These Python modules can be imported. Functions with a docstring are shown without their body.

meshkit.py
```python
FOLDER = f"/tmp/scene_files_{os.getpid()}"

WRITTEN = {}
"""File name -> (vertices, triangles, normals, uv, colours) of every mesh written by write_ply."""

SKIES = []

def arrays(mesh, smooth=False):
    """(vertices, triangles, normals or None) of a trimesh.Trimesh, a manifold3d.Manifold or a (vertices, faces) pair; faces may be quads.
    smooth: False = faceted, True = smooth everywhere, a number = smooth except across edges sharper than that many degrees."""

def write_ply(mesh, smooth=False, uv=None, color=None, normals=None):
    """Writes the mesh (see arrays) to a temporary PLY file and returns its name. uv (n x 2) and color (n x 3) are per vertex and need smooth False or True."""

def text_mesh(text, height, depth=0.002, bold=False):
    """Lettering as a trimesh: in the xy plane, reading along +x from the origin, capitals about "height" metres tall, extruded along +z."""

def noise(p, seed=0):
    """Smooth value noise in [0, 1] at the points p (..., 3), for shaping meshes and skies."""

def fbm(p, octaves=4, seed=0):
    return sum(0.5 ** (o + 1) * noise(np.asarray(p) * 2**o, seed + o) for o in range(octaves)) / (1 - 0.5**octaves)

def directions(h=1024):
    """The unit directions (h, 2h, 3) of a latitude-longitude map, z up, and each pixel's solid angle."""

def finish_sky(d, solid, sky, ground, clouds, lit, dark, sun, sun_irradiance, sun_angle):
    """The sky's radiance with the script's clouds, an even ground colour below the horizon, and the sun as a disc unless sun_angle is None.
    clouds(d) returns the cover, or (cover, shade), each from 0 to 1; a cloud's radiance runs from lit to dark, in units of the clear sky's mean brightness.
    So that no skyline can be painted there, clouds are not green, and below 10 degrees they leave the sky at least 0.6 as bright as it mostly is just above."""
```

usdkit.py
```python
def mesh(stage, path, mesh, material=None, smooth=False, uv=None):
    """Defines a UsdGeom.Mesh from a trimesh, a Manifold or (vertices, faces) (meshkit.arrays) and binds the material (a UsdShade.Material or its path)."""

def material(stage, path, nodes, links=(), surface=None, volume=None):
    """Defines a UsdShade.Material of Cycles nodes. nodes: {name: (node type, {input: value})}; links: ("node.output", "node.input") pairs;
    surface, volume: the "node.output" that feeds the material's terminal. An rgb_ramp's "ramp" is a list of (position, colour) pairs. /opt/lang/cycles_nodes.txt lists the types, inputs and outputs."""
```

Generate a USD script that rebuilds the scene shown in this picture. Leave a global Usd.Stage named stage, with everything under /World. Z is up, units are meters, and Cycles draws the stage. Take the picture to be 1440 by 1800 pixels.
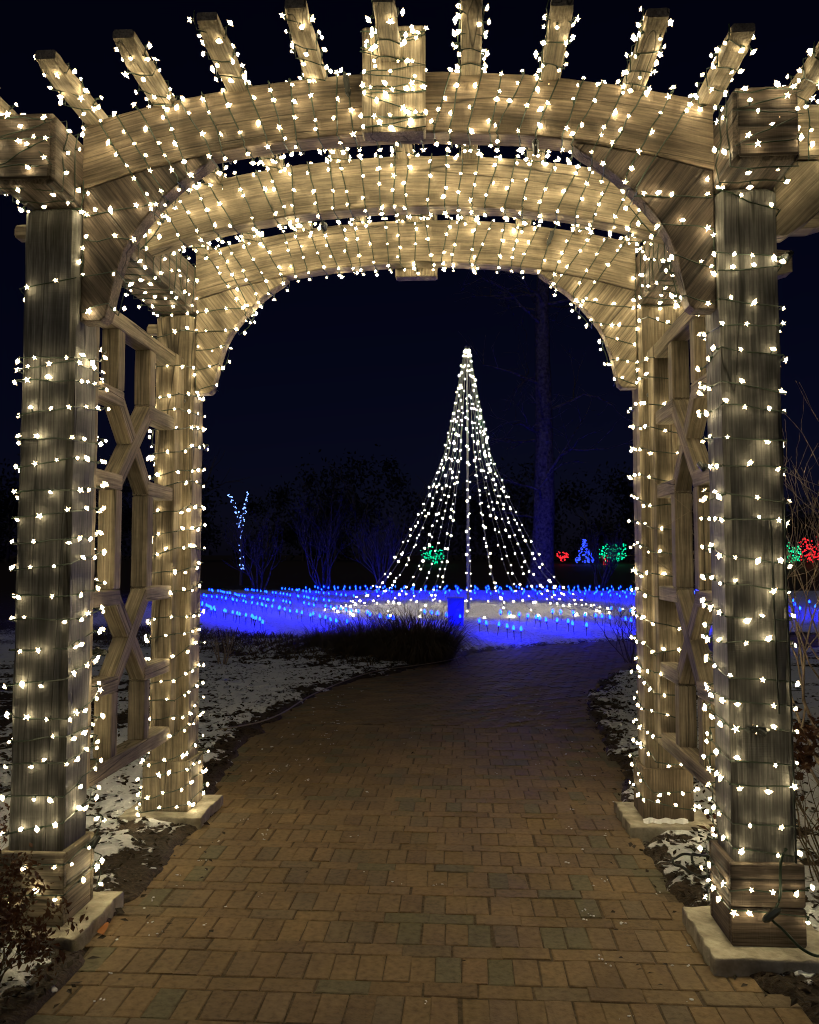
import math, random
import numpy as np
import shapely
from shapely.geometry import Polygon, Point
import trimesh
import meshkit, usdkit
from pxr import Usd, UsdGeom, UsdLux, UsdShade, Gf, Sdf, Vt

stage = Usd.Stage.CreateInMemory()
UsdGeom.SetStageUpAxis(stage, 'Z')
UsdGeom.SetStageMetersPerUnit(stage, 1.0)
UsdGeom.Xform.Define(stage, '/World')
UsdGeom.Scope.Define(stage, '/World/Looks')

# ------------------------------------------------------------------ camera
EXPOSURE = 0.45
EYE = np.array([0.281, -3.1758, 1.465])
YAW, PITCH, ROLL = 0.0637, 0.0609, -0.0006
fw = np.array([-math.sin(YAW) * math.cos(PITCH), math.cos(YAW) * math.cos(PITCH), math.sin(PITCH)])
rt = np.array([math.cos(YAW), math.sin(YAW), 0.0])
up = np.cross(rt, fw)
rt, up = rt * math.cos(ROLL) + up * math.sin(ROLL), -rt * math.sin(ROLL) + up * math.cos(ROLL)
cam = UsdGeom.Camera.Define(stage, '/World/camera')
M4 = np.eye(4)
M4[0, :3], M4[1, :3], M4[2, :3], M4[3, :3] = rt, up, -fw, EYE
cam.AddTransformOp().Set(Gf.Matrix4d(*M4.ravel().tolist()))
cam.CreateHorizontalApertureAttr(36.0)
cam.CreateFocalLengthAttr(36.0)
cam.CreateExposureAttr(EXPOSURE)

# ------------------------------------------------------------------ sky and added fill light (night: both turned almost off)
SUN_EL, SUN_ROT = math.radians(38), math.radians(200)
SKY_STRENGTH = 0.0013
dome = UsdLux.DomeLight.Define(stage, '/World/sky')
sky_mat = usdkit.material(stage, '/World/Looks/night_sky', {
    's': ('sky_texture', {'sky_type': 'single_scattering', 'sun_disc': False, 'sun_elevation': SUN_EL, 'sun_rotation': SUN_ROT}),
    'm': ('mix_color', {'blend_type': 'multiply', 'fac': 1.0, 'b': (0.30, 0.27, 0.80)}),
    'b': ('background_shader', {'strength': SKY_STRENGTH})},
    [('s.color', 'm.a'), ('m.result', 'b.color')], surface='b.background')
UsdShade.MaterialBindingAPI.Apply(dome.GetPrim()).Bind(sky_mat)
dome.GetPrim().SetCustomDataByKey('kind', 'structure')
fill = UsdLux.DistantLight.Define(stage, '/World/fill_light')
fill.CreateIntensityAttr(0.032)
fill.CreateAngleAttr(28.0)   # wide source: this added, unseen fill light casts no hard shadows
fill.CreateNormalizeAttr(True)
fill.CreateColorAttr(Gf.Vec3f(1.0, 0.97, 0.92))
sd = np.array([math.sin(SUN_ROT) * math.cos(SUN_EL), math.cos(SUN_ROT) * math.cos(SUN_EL), math.sin(SUN_EL)])
z = sd
x = np.cross([0, 0, 1], z); x /= np.linalg.norm(x)
y = np.cross(z, x)
L4 = np.eye(4); L4[0, :3], L4[1, :3], L4[2, :3] = x, y, z
fill.AddTransformOp().Set(Gf.Matrix4d(*L4.ravel().tolist()))

# ------------------------------------------------------------------ materials
MAT = {}


def mat(name, nodes, links, surface='p.BSDF'):
    MAT[name] = usdkit.material(stage, '/World/Looks/' + name, nodes, links, surface=surface)
    return MAT[name]


def wood(name, dark, mid, light, crack=0.008, rough=0.72):
    nodes = {
        'a': ('attribute', {'attribute': 'gc'}),
        'm1': ('mapping', {'scale': (4.5, 120, 120)}),
        'n1': ('noise_texture', {'scale': 1.0, 'detail': 6, 'roughness': 0.66, 'distortion': 0.12}),
        'm2': ('mapping', {'scale': (0.9, 16, 16)}),
        'n2': ('noise_texture', {'scale': 1.0, 'detail': 4, 'distortion': 0.25}),
        'm3': ('mapping', {'scale': (0.32, 8, 8)}),
        'n3': ('noise_texture', {'scale': 1.0, 'detail': 2.0, 'roughness': 0.35, 'distortion': 0.05}),
        'm4': ('mapping', {'scale': (210, 9, 9)}),
        'n4': ('noise_texture', {'scale': 1.0, 'detail': 2}),
        'n5': ('noise_texture', {'scale': 3.2, 'detail': 8, 'roughness': 0.7}),
        'r1': ('rgb_ramp', {'ramp': [(0.28, dark), (0.5, mid), (0.74, light)]}),
        # growth rings: a wave through the long grain
        'm6': ('mapping', {'scale': (0.5, 9, 9)}),
        'w': ('wave_texture', {'wave_type': 'rings', 'rings_direction': 'x', 'scale': 1.6, 'distortion': 5.0, 'detail': 3, 'detail_scale': 1.2}),
        'mw': ('map_range', {'from_min': 0.0, 'from_max': 1.0, 'to_min': 0.9, 'to_max': 1.05}),
        'g0': ('math', {'math_type': 'subtract', 'value2': 0.5}),
        'g1': ('math', {'math_type': 'absolute'}),
        'g2': ('map_range', {'from_min': 0.0, 'from_max': crack, 'to_min': 0.18, 'to_max': 1.0, 'clamp': True}),
        'mx': ('map_range', {'from_min': 0.3, 'from_max': 0.7, 'to_min': 0.5, 'to_max': 1.35, 'clamp': True}),
        'my': ('map_range', {'from_min': 0.3, 'from_max': 0.7, 'to_min': 0.55, 'to_max': 1.35, 'clamp': True}),
        'c1': ('mix_color', {'blend_type': 'multiply', 'fac': 1.0}),
        'c2': ('mix_color', {'blend_type': 'multiply', 'fac': 1.0}),
        'c3': ('mix_color', {'blend_type': 'multiply', 'fac': 1.0}),
        'c4': ('mix_color', {'blend_type': 'multiply', 'fac': 1.0}),
        'h1': ('math', {'math_type': 'multiply', 'value2': 0.0022}),
        'h2': ('math', {'math_type': 'multiply', 'value2': 0.0035}),
        'h3': ('math', {'math_type': 'multiply', 'value2': 0.0012}),
        'h12': ('math', {'math_type': 'add'}),
        'h123': ('math', {'math_type': 'add'}),
        'bp': ('bump', {'strength': 0.9, 'distance': 1.0}),
        'p': ('principled_bsdf', {'roughness': rough, 'specular_ior_level': 0.3}),
    }
    links = [('a.vector', 'm1.vector'), ('m1.vector', 'n1.vector'), ('a.vector', 'm2.vector'), ('m2.vector', 'n2.vector'),
             ('a.vector', 'm3.vector'), ('m3.vector', 'n3.vector'), ('a.vector', 'm4.vector'), ('m4.vector', 'n4.vector'),
             ('a.vector', 'n5.vector'), ('a.vector', 'm6.vector'), ('m6.vector', 'w.vector'), ('w.fac', 'mw.value'),
             ('n1.fac', 'r1.fac'), ('n3.fac', 'g0.value1'), ('g0.value', 'g1.value1'), ('g1.value', 'g2.value'),
             ('n2.fac', 'mx.value'), ('n5.fac', 'my.value'),
             ('r1.color', 'c1.a'), ('mx.result', 'c1.b'), ('c1.result', 'c2.a'), ('g2.result', 'c2.b'),
             ('c2.result', 'c3.a'), ('my.result', 'c3.b'), ('c3.result', 'c4.a'), ('mw.result', 'c4.b'),
             ('n1.fac', 'h1.value1'), ('g2.result', 'h2.value1'), ('n4.fac', 'h3.value1'),
             ('h1.value', 'h12.value1'), ('h2.value', 'h12.value2'), ('h12.value', 'h123.value1'), ('h3.value', 'h123.value2'),
             ('h123.value', 'bp.height'), ('bp.normal', 'p.normal'), ('c4.result', 'p.base_color')]
    return mat(name, nodes, links)


wood('weathered_wood', (0.085, 0.07, 0.05), (0.215, 0.175, 0.122), (0.36, 0.30, 0.21))
wood('grey_wood', (0.036, 0.035, 0.033), (0.105, 0.10, 0.092), (0.21, 0.20, 0.183))
wood('brown_wood', (0.06, 0.046, 0.032), (0.155, 0.118, 0.08), (0.28, 0.215, 0.148))
wood('dark_wood', (0.024, 0.018, 0.013), (0.088, 0.066, 0.049), (0.18, 0.135, 0.10), crack=0.03)


def plain(name, color, rough=0.6, spec=0.4, noise=None, metal=0.0):
    nodes = {'p': ('principled_bsdf', {'roughness': rough, 'base_color': color, 'specular_ior_level': spec, 'metallic': metal})}
    links = []
    if noise:
        sc, lo, hi, bump = noise
        nodes |= {'g': ('geometry', {}), 'n': ('noise_texture', {'scale': sc, 'detail': 5, 'roughness': 0.6}),
                  'r': ('rgb_ramp', {'ramp': [(0.3, lo), (0.7, hi)]}),
                  'h': ('math', {'math_type': 'multiply', 'value2': bump}), 'b': ('bump', {'strength': 1.0, 'distance': 1.0})}
        links += [('g.position', 'n.vector'), ('n.fac', 'r.fac'), ('r.color', 'p.base_color'), ('n.fac', 'h.value1'), ('h.value', 'b.height'), ('b.normal', 'p.normal')]
    return mat(name, nodes, links)


def emit(name, color, strength):
    return mat(name, {'p': ('emission', {'color': color, 'strength': strength})}, [], 'p.emission')


# string lamps: bright core; star arms put in as glints fade weaker and warmer
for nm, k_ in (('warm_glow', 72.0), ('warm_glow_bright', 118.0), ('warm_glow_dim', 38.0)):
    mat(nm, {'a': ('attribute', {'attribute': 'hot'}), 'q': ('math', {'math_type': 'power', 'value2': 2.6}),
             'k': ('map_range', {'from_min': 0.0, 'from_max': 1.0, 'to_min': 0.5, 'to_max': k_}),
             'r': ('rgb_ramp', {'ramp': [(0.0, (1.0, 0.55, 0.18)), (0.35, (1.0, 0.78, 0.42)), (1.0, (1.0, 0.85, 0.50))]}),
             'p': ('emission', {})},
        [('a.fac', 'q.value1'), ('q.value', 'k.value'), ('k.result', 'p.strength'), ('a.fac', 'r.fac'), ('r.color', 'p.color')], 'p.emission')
emit('white_glow', (1.0, 0.86, 0.58), 25.0)
emit('blue_glow', (0.0003, 0.0028, 1.0), 160.0)
emit('ice_glow', (0.16, 0.30, 1.0), 3.0)
emit('far_blue_glow', (0.02, 0.05, 1.0), 4.0)
emit('far_green_glow', (0.0, 1.0, 0.40), 1.3)
emit('far_red_glow', (1.0, 0.02, 0.03), 1.5)
plain('green_cord', (0.012, 0.026, 0.014), 0.5)
plain('thin_cord', (0.10, 0.11, 0.09), 0.5)
plain('black_cord', (0.01, 0.013, 0.011), 0.45)
plain('pale_cord', (0.30, 0.25, 0.19), 0.6)
plain('stake_plastic', (0.01, 0.02, 0.012), 0.5)
plain('pole_metal', (0.14, 0.145, 0.155), 0.45, 0.5, metal=0.7)
plain('blue_paint', (0.10, 0.12, 0.75), 0.5)
plain('limestone', (0.36, 0.33, 0.27), 0.8, 0.3, (11, (0.15, 0.13, 0.095), (0.46, 0.42, 0.33), 0.016))
plain('snow', (0.78, 0.79, 0.82), 0.6, 0.3, (30, (0.68, 0.69, 0.72), (0.84, 0.85, 0.87), 0.006))
plain('path_sand', (0.05, 0.04, 0.03), 0.9, 0.2, (60, (0.05, 0.037, 0.024), (0.13, 0.10, 0.066), 0.004))
plain('bark', (0.09, 0.075, 0.06), 0.85, 0.2, (25, (0.05, 0.042, 0.035), (0.14, 0.12, 0.10), 0.01))
plain('big_bark', (0.04, 0.034, 0.03), 0.9, 0.1, (7, (0.02, 0.018, 0.016), (0.12, 0.105, 0.09), 0.10))
plain('twig', (0.10, 0.075, 0.05), 0.75, 0.2)
plain('pale_twig', (0.30, 0.235, 0.165), 0.75, 0.2)


def leafy(name, ramp, trans=0.25):
    return mat(name, {'g': ('geometry', {}), 'r': ('rgb_ramp', {'ramp': ramp}), 'p': ('principled_bsdf', {'roughness': 0.65, 'specular_ior_level': 0.25}),
                      't': ('translucent_bsdf', {}), 'm': ('mix_closure', {'fac': trans})},
               [('g.random_per_island', 'r.fac'), ('r.color', 'p.base_color'), ('r.color', 't.color'), ('p.BSDF', 'm.closure1'), ('t.BSDF', 'm.closure2')], 'm.closure')


leafy('fallen_leaf', [(0, (0.02, 0.013, 0.008)), (0.5, (0.06, 0.035, 0.018)), (0.85, (0.12, 0.065, 0.03)), (1, (0.22, 0.13, 0.06))], 0.08)
leafy('shrub_leaf', [(0, (0.07, 0.03, 0.014)), (0.5, (0.21, 0.085, 0.035)), (0.85, (0.34, 0.17, 0.06)), (1, (0.46, 0.36, 0.11))])
leafy('dry_grass', [(0, (0.10, 0.072, 0.04)), (0.6, (0.25, 0.185, 0.105)), (1, (0.42, 0.33, 0.20))], 0.2)
leafy('wood_crown', [(0, (0.008, 0.010, 0.008)), (1, (0.03, 0.03, 0.024))], 0.1)

# ground: leaf litter and soil under a thin broken cover of snow (vertex attribute "cover")
mat('ground_snow', {
    'g': ('geometry', {}), 'cv': ('attribute', {'attribute': 'cover'}),
    'n': ('noise_texture', {'scale': 13, 'detail': 7, 'roughness': 0.62, 'distortion': 0.6}),
    'v': ('voronoi_texture', {'scale': 26}),
    'vn': ('map_range', {'from_min': 0.0, 'from_max': 0.75, 'to_min': -0.22, 'to_max': 0.14}),
    'a0': ('math', {'math_type': 'subtract', 'value2': 0.5}),
    'a1': ('math', {'math_type': 'multiply', 'value2': 1.5}),
    'a2': ('math', {'math_type': 'add'}), 'a3': ('math', {'math_type': 'add'}),
    'mk': ('map_range', {'from_min': 0.46, 'from_max': 0.56, 'to_min': 0.0, 'to_max': 1.0, 'clamp': True}),
    'n2': ('noise_texture', {'scale': 55, 'detail': 5, 'roughness': 0.65}),
    'lr': ('rgb_ramp', {'ramp': [(0.25, (0.012, 0.009, 0.007)), (0.5, (0.045, 0.031, 0.021)), (0.72, (0.10, 0.068, 0.042)), (0.85, (0.2, 0.15, 0.1))]}),
    'sr': ('rgb_ramp', {'ramp': [(0.3, (0.70, 0.71, 0.74)), (0.65, (0.87, 0.88, 0.90))]}),
    'mx': ('mix_color', {}),
    'h1': ('math', {'math_type': 'multiply', 'value2': 0.018}), 'h2': ('math', {'math_type': 'multiply', 'value2': 0.014}), 'h': ('math', {'math_type': 'add'}),
    'b': ('bump', {'strength': 1.0, 'distance': 1.0}),
    'p': ('principled_bsdf', {'roughness': 0.75, 'specular_ior_level': 0.25})},
    [('g.position', 'n.vector'), ('g.position', 'v.vector'), ('g.position', 'n2.vector'), ('n.fac', 'a0.value1'), ('a0.value', 'a1.value1'),
     ('a1.value', 'a2.value1'), ('cv.fac', 'a2.value2'), ('v.distance', 'vn.value'), ('a2.value', 'a3.value1'), ('vn.result', 'a3.value2'),
     ('a3.value', 'mk.value'), ('n2.fac', 'lr.fac'), ('n2.fac', 'sr.fac'), ('mk.result', 'mx.fac'), ('lr.color', 'mx.a'), ('sr.color', 'mx.b'),
     ('mk.result', 'h1.value1'), ('n2.fac', 'h2.value1'), ('h1.value', 'h.value1'), ('h2.value', 'h.value2'), ('h.value', 'b.height'),
     ('b.normal', 'p.normal'), ('mx.result', 'p.base_color')])

BRICKS = [(0.225, 0.150, 0.085), (0.185, 0.122, 0.072), (0.21, 0.140, 0.082), (0.158, 0.132, 0.084), (0.225, 0.145, 0.080), (0.18, 0.130, 0.085), (0.215, 0.145, 0.088)]
for i, c in enumerate(BRICKS):
    c = np.array(c) * [0.92, 0.97, 0.92]
    mat(f'paver_{i}', {
        'g': ('geometry', {}), 'n': ('noise_texture', {'scale': 38, 'detail': 6, 'roughness': 0.65}), 'n2': ('noise_texture', {'scale': 2.3, 'detail': 4}),
        'r': ('rgb_ramp', {'ramp': [(0.25, tuple(c * 0.55)), (0.5, tuple(c)), (0.78, tuple(c * 1.3))]}),
        'm2': ('map_range', {'from_min': 0.3, 'from_max': 0.7, 'to_min': 0.7, 'to_max': 1.2, 'clamp': True}),
        'c': ('mix_color', {'blend_type': 'multiply', 'fac': 1.0}),
        'rr': ('map_range', {'from_min': 0.3, 'from_max': 0.7, 'to_min': 0.62, 'to_max': 0.85}),
        'h': ('math', {'math_type': 'multiply', 'value2': 0.005}), 'b': ('bump', {'strength': 1.0, 'distance': 1.0}),
        'p': ('principled_bsdf', {'specular_ior_level': 0.2})},
        [('g.position', 'n.vector'), ('g.position', 'n2.vector'), ('n.fac', 'r.fac'), ('n2.fac', 'm2.value'), ('r.color', 'c.a'), ('m2.result', 'c.b'),
         ('n2.fac', 'rr.value'), ('rr.result', 'p.roughness'), ('n.fac', 'h.value1'), ('h.value', 'b.height'), ('b.normal', 'p.normal'), ('c.result', 'p.base_color')])

# ------------------------------------------------------------------ objects: names, labels, parts
TAKEN = {}


def free(parent, name):
    k = TAKEN.get((parent, name), 0)
    TAKEN[(parent, name)] = k + 1
    return f'{parent}/{name}' if k == 0 else f'{parent}/{name}_{k:03d}'


class Thing:
    """A thing or a part: an Xform (or a Mesh) with the world position of its base."""
    def __init__(self, prim, base):
        self.prim, self.base, self.path = prim, np.array(base, float), str(prim.GetPath())


def tag(t, label=None, category=None, group=None, kind=None):
    p = t.prim if isinstance(t, Thing) else t
    for k, v in (('label', label), ('category', category), ('group', group), ('kind', kind)):
        if v:
            p.SetCustomDataByKey(k, v)
    return t


def thing(name, base, label=None, category=None, group=None, kind=None):
    x = UsdGeom.Xform.Define(stage, free('/World', name))
    x.AddTranslateOp().Set(Gf.Vec3d(*map(float, base)))
    return tag(Thing(x.GetPrim(), base), label, category, group, kind)


def sub(name, parent):
    """An Xform part without a mesh of its own; its children are sub-parts."""
    x = UsdGeom.Xform.Define(stage, free(parent.path, name))
    return Thing(x.GetPrim(), parent.base)


def obj(name, v, f, material, parent=None, n=None, gc=None, attrs=None, label=None, kind=None):
    """ONE mesh prim from world-space points."""
    base = parent.base if parent else np.zeros(3)
    path = free(parent.path if parent else '/World', name)
    m = UsdGeom.Mesh.Define(stage, path)
    v = np.asarray(v, float) - base
    f = np.asarray(f)
    m.CreatePointsAttr(Vt.Vec3fArray.FromNumpy(v.astype(np.float32)))
    m.CreateFaceVertexCountsAttr(Vt.IntArray.FromNumpy(np.full(len(f), f.shape[1], np.int32)))
    m.CreateFaceVertexIndicesAttr(Vt.IntArray.FromNumpy(f.astype(np.int32).ravel()))
    m.CreateSubdivisionSchemeAttr('none')
    if n is not None:
        m.CreateNormalsAttr(Vt.Vec3fArray.FromNumpy(np.asarray(n, np.float32)))
        m.SetNormalsInterpolation('vertex')
    api = UsdGeom.PrimvarsAPI(m)
    if gc is not None:
        api.CreatePrimvar('gc', Sdf.ValueTypeNames.Vector3fArray, 'vertex').Set(Vt.Vec3fArray.FromNumpy(np.asarray(gc, np.float32)))
    for k, a in (attrs or {}).items():
        api.CreatePrimvar(k, Sdf.ValueTypeNames.FloatArray, 'vertex').Set(Vt.FloatArray.FromNumpy(np.asarray(a, np.float32)))
    UsdShade.MaterialBindingAPI.Apply(m.GetPrim()).Bind(MAT[material])
    t = Thing(m.GetPrim(), base)
    return tag(t, label=label, kind=kind)


class MB:
    """Collects pieces into one mesh."""
    def __init__(self):
        self.v, self.f, self.n = [], [], 0

    def add(self, v, f):
        v, f = np.asarray(v, float), np.asarray(f, int)
        if f.shape[1] == 4:
            f = np.vstack([f[:, [0, 1, 2]], f[:, [0, 2, 3]]])
        self.v.append(v); self.f.append(f + self.n); self.n += len(v)

    def get(self):
        return np.vstack(self.v), np.vstack(self.f)

    def build(self, name, material, parent=None, smooth=False, **k):
        v, f = self.get()
        v, f, n = meshkit.arrays((v, f), smooth)
        return obj(name, v, f, material, parent, n=n, **k)


def tube(points, radii, sides=5):
    p = np.asarray(points, float)
    t = np.gradient(p, axis=0)
    t /= np.linalg.norm(t, axis=1, keepdims=True) + 1e-12
    ref = np.where(np.abs(t[:, 2:]) < 0.9, [0, 0, 1.0], [1.0, 0, 0])
    a = np.cross(t, ref); a /= np.linalg.norm(a, axis=1, keepdims=True) + 1e-12
    b, ang = np.cross(t, a), np.arange(sides) * 2 * np.pi / sides
    r = np.broadcast_to(radii, (len(p),))
    v = p[:, None] + r[:, None, None] * (np.cos(ang)[None, :, None] * a[:, None] + np.sin(ang)[None, :, None] * b[:, None])
    i, j = np.meshgrid(np.arange(len(p) - 1), np.arange(sides), indexing='ij')
    q = np.stack([i * sides + j, i * sides + (j + 1) % sides, (i + 1) * sides + (j + 1) % sides, (i + 1) * sides + j], -1).reshape(-1, 4)
    return v.reshape(-1, 3), q


# ------------------------------------------------------------------ timber: lofted sections with grain coordinates
RT = np.random.default_rng(11)


def loft(rings, uv, along):
    """rings (n, m, 3); uv (n, m, 2) section coordinates; along (n,) distance along the grain. Hard edges along the length, flat caps."""
    rings, uv, along = np.asarray(rings, float), np.asarray(uv, float), np.asarray(along, float)
    n, m = rings.shape[:2]
    off = RT.uniform(-40, 40, 3)
    V, F, G, N = [], [], [], []
    c = 0
    for j in range(m):
        k = (j + 1) % m
        pts = np.concatenate([rings[:, j], rings[:, k]])
        g = np.concatenate([np.column_stack([along, uv[:, j]]), np.column_stack([along, uv[:, k]])]) + off
        i = np.arange(n - 1)
        f = np.concatenate([np.column_stack([i, n + i, n + i + 1]), np.column_stack([i, n + i + 1, i + 1])])
        fn = np.cross(pts[f[:, 1]] - pts[f[:, 0]], pts[f[:, 2]] - pts[f[:, 0]])
        vn = np.zeros_like(pts)
        for q in range(3):
            np.add.at(vn, f[:, q], fn)
        V.append(pts); F.append(f + c); G.append(g); N.append(vn); c += len(pts)
    for e, flip in ((0, False), (n - 1, True)):
        ctr = rings[e].mean(0)
        pts = np.vstack([rings[e], ctr])
        g = np.column_stack([np.full(m + 1, along[e]), np.vstack([uv[e], uv[e].mean(0)])]) + off
        j = np.arange(m); k = (j + 1) % m
        f = np.column_stack([k, j, np.full(m, m)])
        if flip:
            f = f[:, [1, 0, 2]]
        fn = np.cross(pts[f[:, 1]] - pts[f[:, 0]], pts[f[:, 2]] - pts[f[:, 0]]).sum(0)
        V.append(pts); F.append(f + c); G.append(g); N.append(np.tile(fn, (m + 1, 1))); c += m + 1
    V, F, G, N = np.vstack(V), np.vstack(F), np.vstack(G), np.vstack(N)
    # outward orientation
    vol = np.einsum('ij,ij->i', V[F[:, 0]], np.cross(V[F[:, 1]], V[F[:, 2]])).sum()
    if vol < 0:
        F, N = F[:, [0, 2, 1]], -N
    N = N / (np.linalg.norm(N, axis=1, keepdims=True) + 1e-12)
    return V, F, N, G


def rect(w, h, b):
    a, c = w / 2, h / 2
    return np.array([(-a + b, -c), (a - b, -c), (a, -c + b), (a, c - b), (a - b, c), (-a + b, c), (-a, c - b), (-a, -c + b)])


def timber(p0, p1, w, h, side, bevel=0.006, seg=0.12, wob=0.0012):
    """A straight timber from p0 to p1; side = direction of its width w; h across."""
    p0, p1 = np.asarray(p0, float), np.asarray(p1, float)
    t = p1 - p0; L = np.linalg.norm(t); t /= L
    s = np.asarray(side, float); s = s - t * (s @ t); s /= np.linalg.norm(s)
    u = np.cross(t, s)
    n = max(2, int(L / seg))
    al = np.concatenate([[0], np.linspace(bevel, L - bevel, n), [L]])
    rings, uvs = [], []
    for i, a in enumerate(al):
        q = rect(w, h, bevel)
        if i in (0, len(al) - 1):
            q = q * [(w - 2 * bevel) / w, (h - 2 * bevel) / h]
        q = q + RT.normal(0, wob, q.shape) * (0.3 if i in (0, 1, len(al) - 1, len(al) - 2) else 1)
        rings.append(p0 + t * a + q[:, :1] * s + q[:, 1:] * u); uvs.append(q)
    return loft(rings, uvs, al)


def wobj(name, lf, material, parent, **k):
    v, f, n, g = lf
    return obj(name, v, f, material, parent, n=n, gc=g, **k)


def plate(poly, y0, y1, bevel, grain_deg, plane='xz'):
    """A sawn plate: polygon (CCW, x z) with its faces at y0 and y1 and eased edges; grain runs at an angle in its plane."""
    P = np.array(shapely.geometry.polygon.orient(Polygon(poly)).exterior.coords)[:-1]
    a = P - np.roll(P, 1, 0); b = np.roll(P, -1, 0) - P
    na = np.column_stack([-a[:, 1], a[:, 0]]) / np.linalg.norm(a, axis=1)[:, None]
    nb = np.column_stack([-b[:, 1], b[:, 0]]) / np.linalg.norm(b, axis=1)[:, None]
    bi = na + nb; bi /= np.maximum((bi * na).sum(1, keepdims=True), 0.35)
    I = P + bi * bevel
    off = RT.uniform(-40, 40, 3)
    th = math.radians(grain_deg); ct, st = math.cos(th), math.sin(th)

    def to3(Q, y):
        return np.column_stack([Q[:, 0], np.full(len(Q), y), Q[:, 1]])

    def gcof(p):
        return np.column_stack([p[:, 0] * ct + p[:, 2] * st, -p[:, 0] * st + p[:, 2] * ct, p[:, 1]]) + off
    V, F, N = [], [], []; c = 0
    tv, tf = trimesh.creation.triangulate_polygon(Polygon(I), engine='earcut')
    for yy, fl, ny in ((y0, False, -1), (y1, True, 1)):
        f = np.array(tf)
        q = to3(np.array(tv), yy)
        fn = np.cross(q[f[:, 1]] - q[f[:, 0]], q[f[:, 2]] - q[f[:, 0]])[:, 1].sum()
        if fn * ny < 0:
            f = f[:, ::-1]
        V.append(q); F.append(f + c); N.append(np.tile([0, ny, 0], (len(q), 1))); c += len(q)
    rows = [to3(I, y0), to3(P, y0 + bevel), to3(P, y1 - bevel), to3(I, y1)]
    m = len(P)
    for r in range(3):
        for j in range(m):
            k = (j + 1) % m
            q = np.array([rows[r][j], rows[r][k], rows[r + 1][k], rows[r + 1][j]])
            nn = np.cross(q[1] - q[0], q[3] - q[0]); nn /= np.linalg.norm(nn) + 1e-12
            out = np.array([-(nb[j])[0], 0, -(nb[j])[1]])
            f = np.array([[0, 1, 2], [0, 2, 3]])
            if nn @ (out + np.array([0, (-1, 0, 1)[r] * 0.5, 0])) < 0:
                f = f[:, ::-1]; nn = -nn
            V.append(q); F.append(f + c); N.append(np.tile(nn, (4, 1))); c += 4
    V = np.vstack(V)
    return V, np.vstack(F), np.vstack(N), gcof(V)


# ------------------------------------------------------------------ the path and the ground
PATH = Polygon([(-1.06, -7), (-1.06, -0.6), (-1.16, 0.3), (-1.19, 1.8), (-1.36, 2.6), (-1.46, 3.3), (-1.46, 4.6), (-1.33, 6.15), (-0.95, 7.1), (-0.5, 7.9), (0.1, 9.1),
                (0.44, 10.0), (1.2, 11.0), (2.2, 11.8), (3.3, 12.4), (7, 13.9), (14, 16), (14, 13.6), (8, 12.4), (4.7, 10.8), (2.85, 8.9), (1.9, 7.0), (1.55, 5.7),
                (1.43, 4.2), (1.36, 3.2), (1.28, 1.9), (1.19, 1.2), (1.19, 0.3), (1.26, -0.12), (1.36, -0.4), (1.36, -7)])
PADS = {}


def field_edge(x):
    return np.interp(x, [-40, -12, -5.15, -3.2, -1.5, 0.2, 0.8, 2.2, 3.3, 7, 14, 40], [24, 17.2, 13.9, 12.7, 12.0, 10.7, 10.7, 11.9, 12.5, 14, 16, 22])


def terrain(x, y):
    x, y = np.asarray(x, float), np.asarray(y, float)
    t = np.clip((y - 44) / 20, 0, 1)
    return t * t * (3 - 2 * t) * 1.3 + np.clip(y - 64, 0, 400) * 0.01


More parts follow.
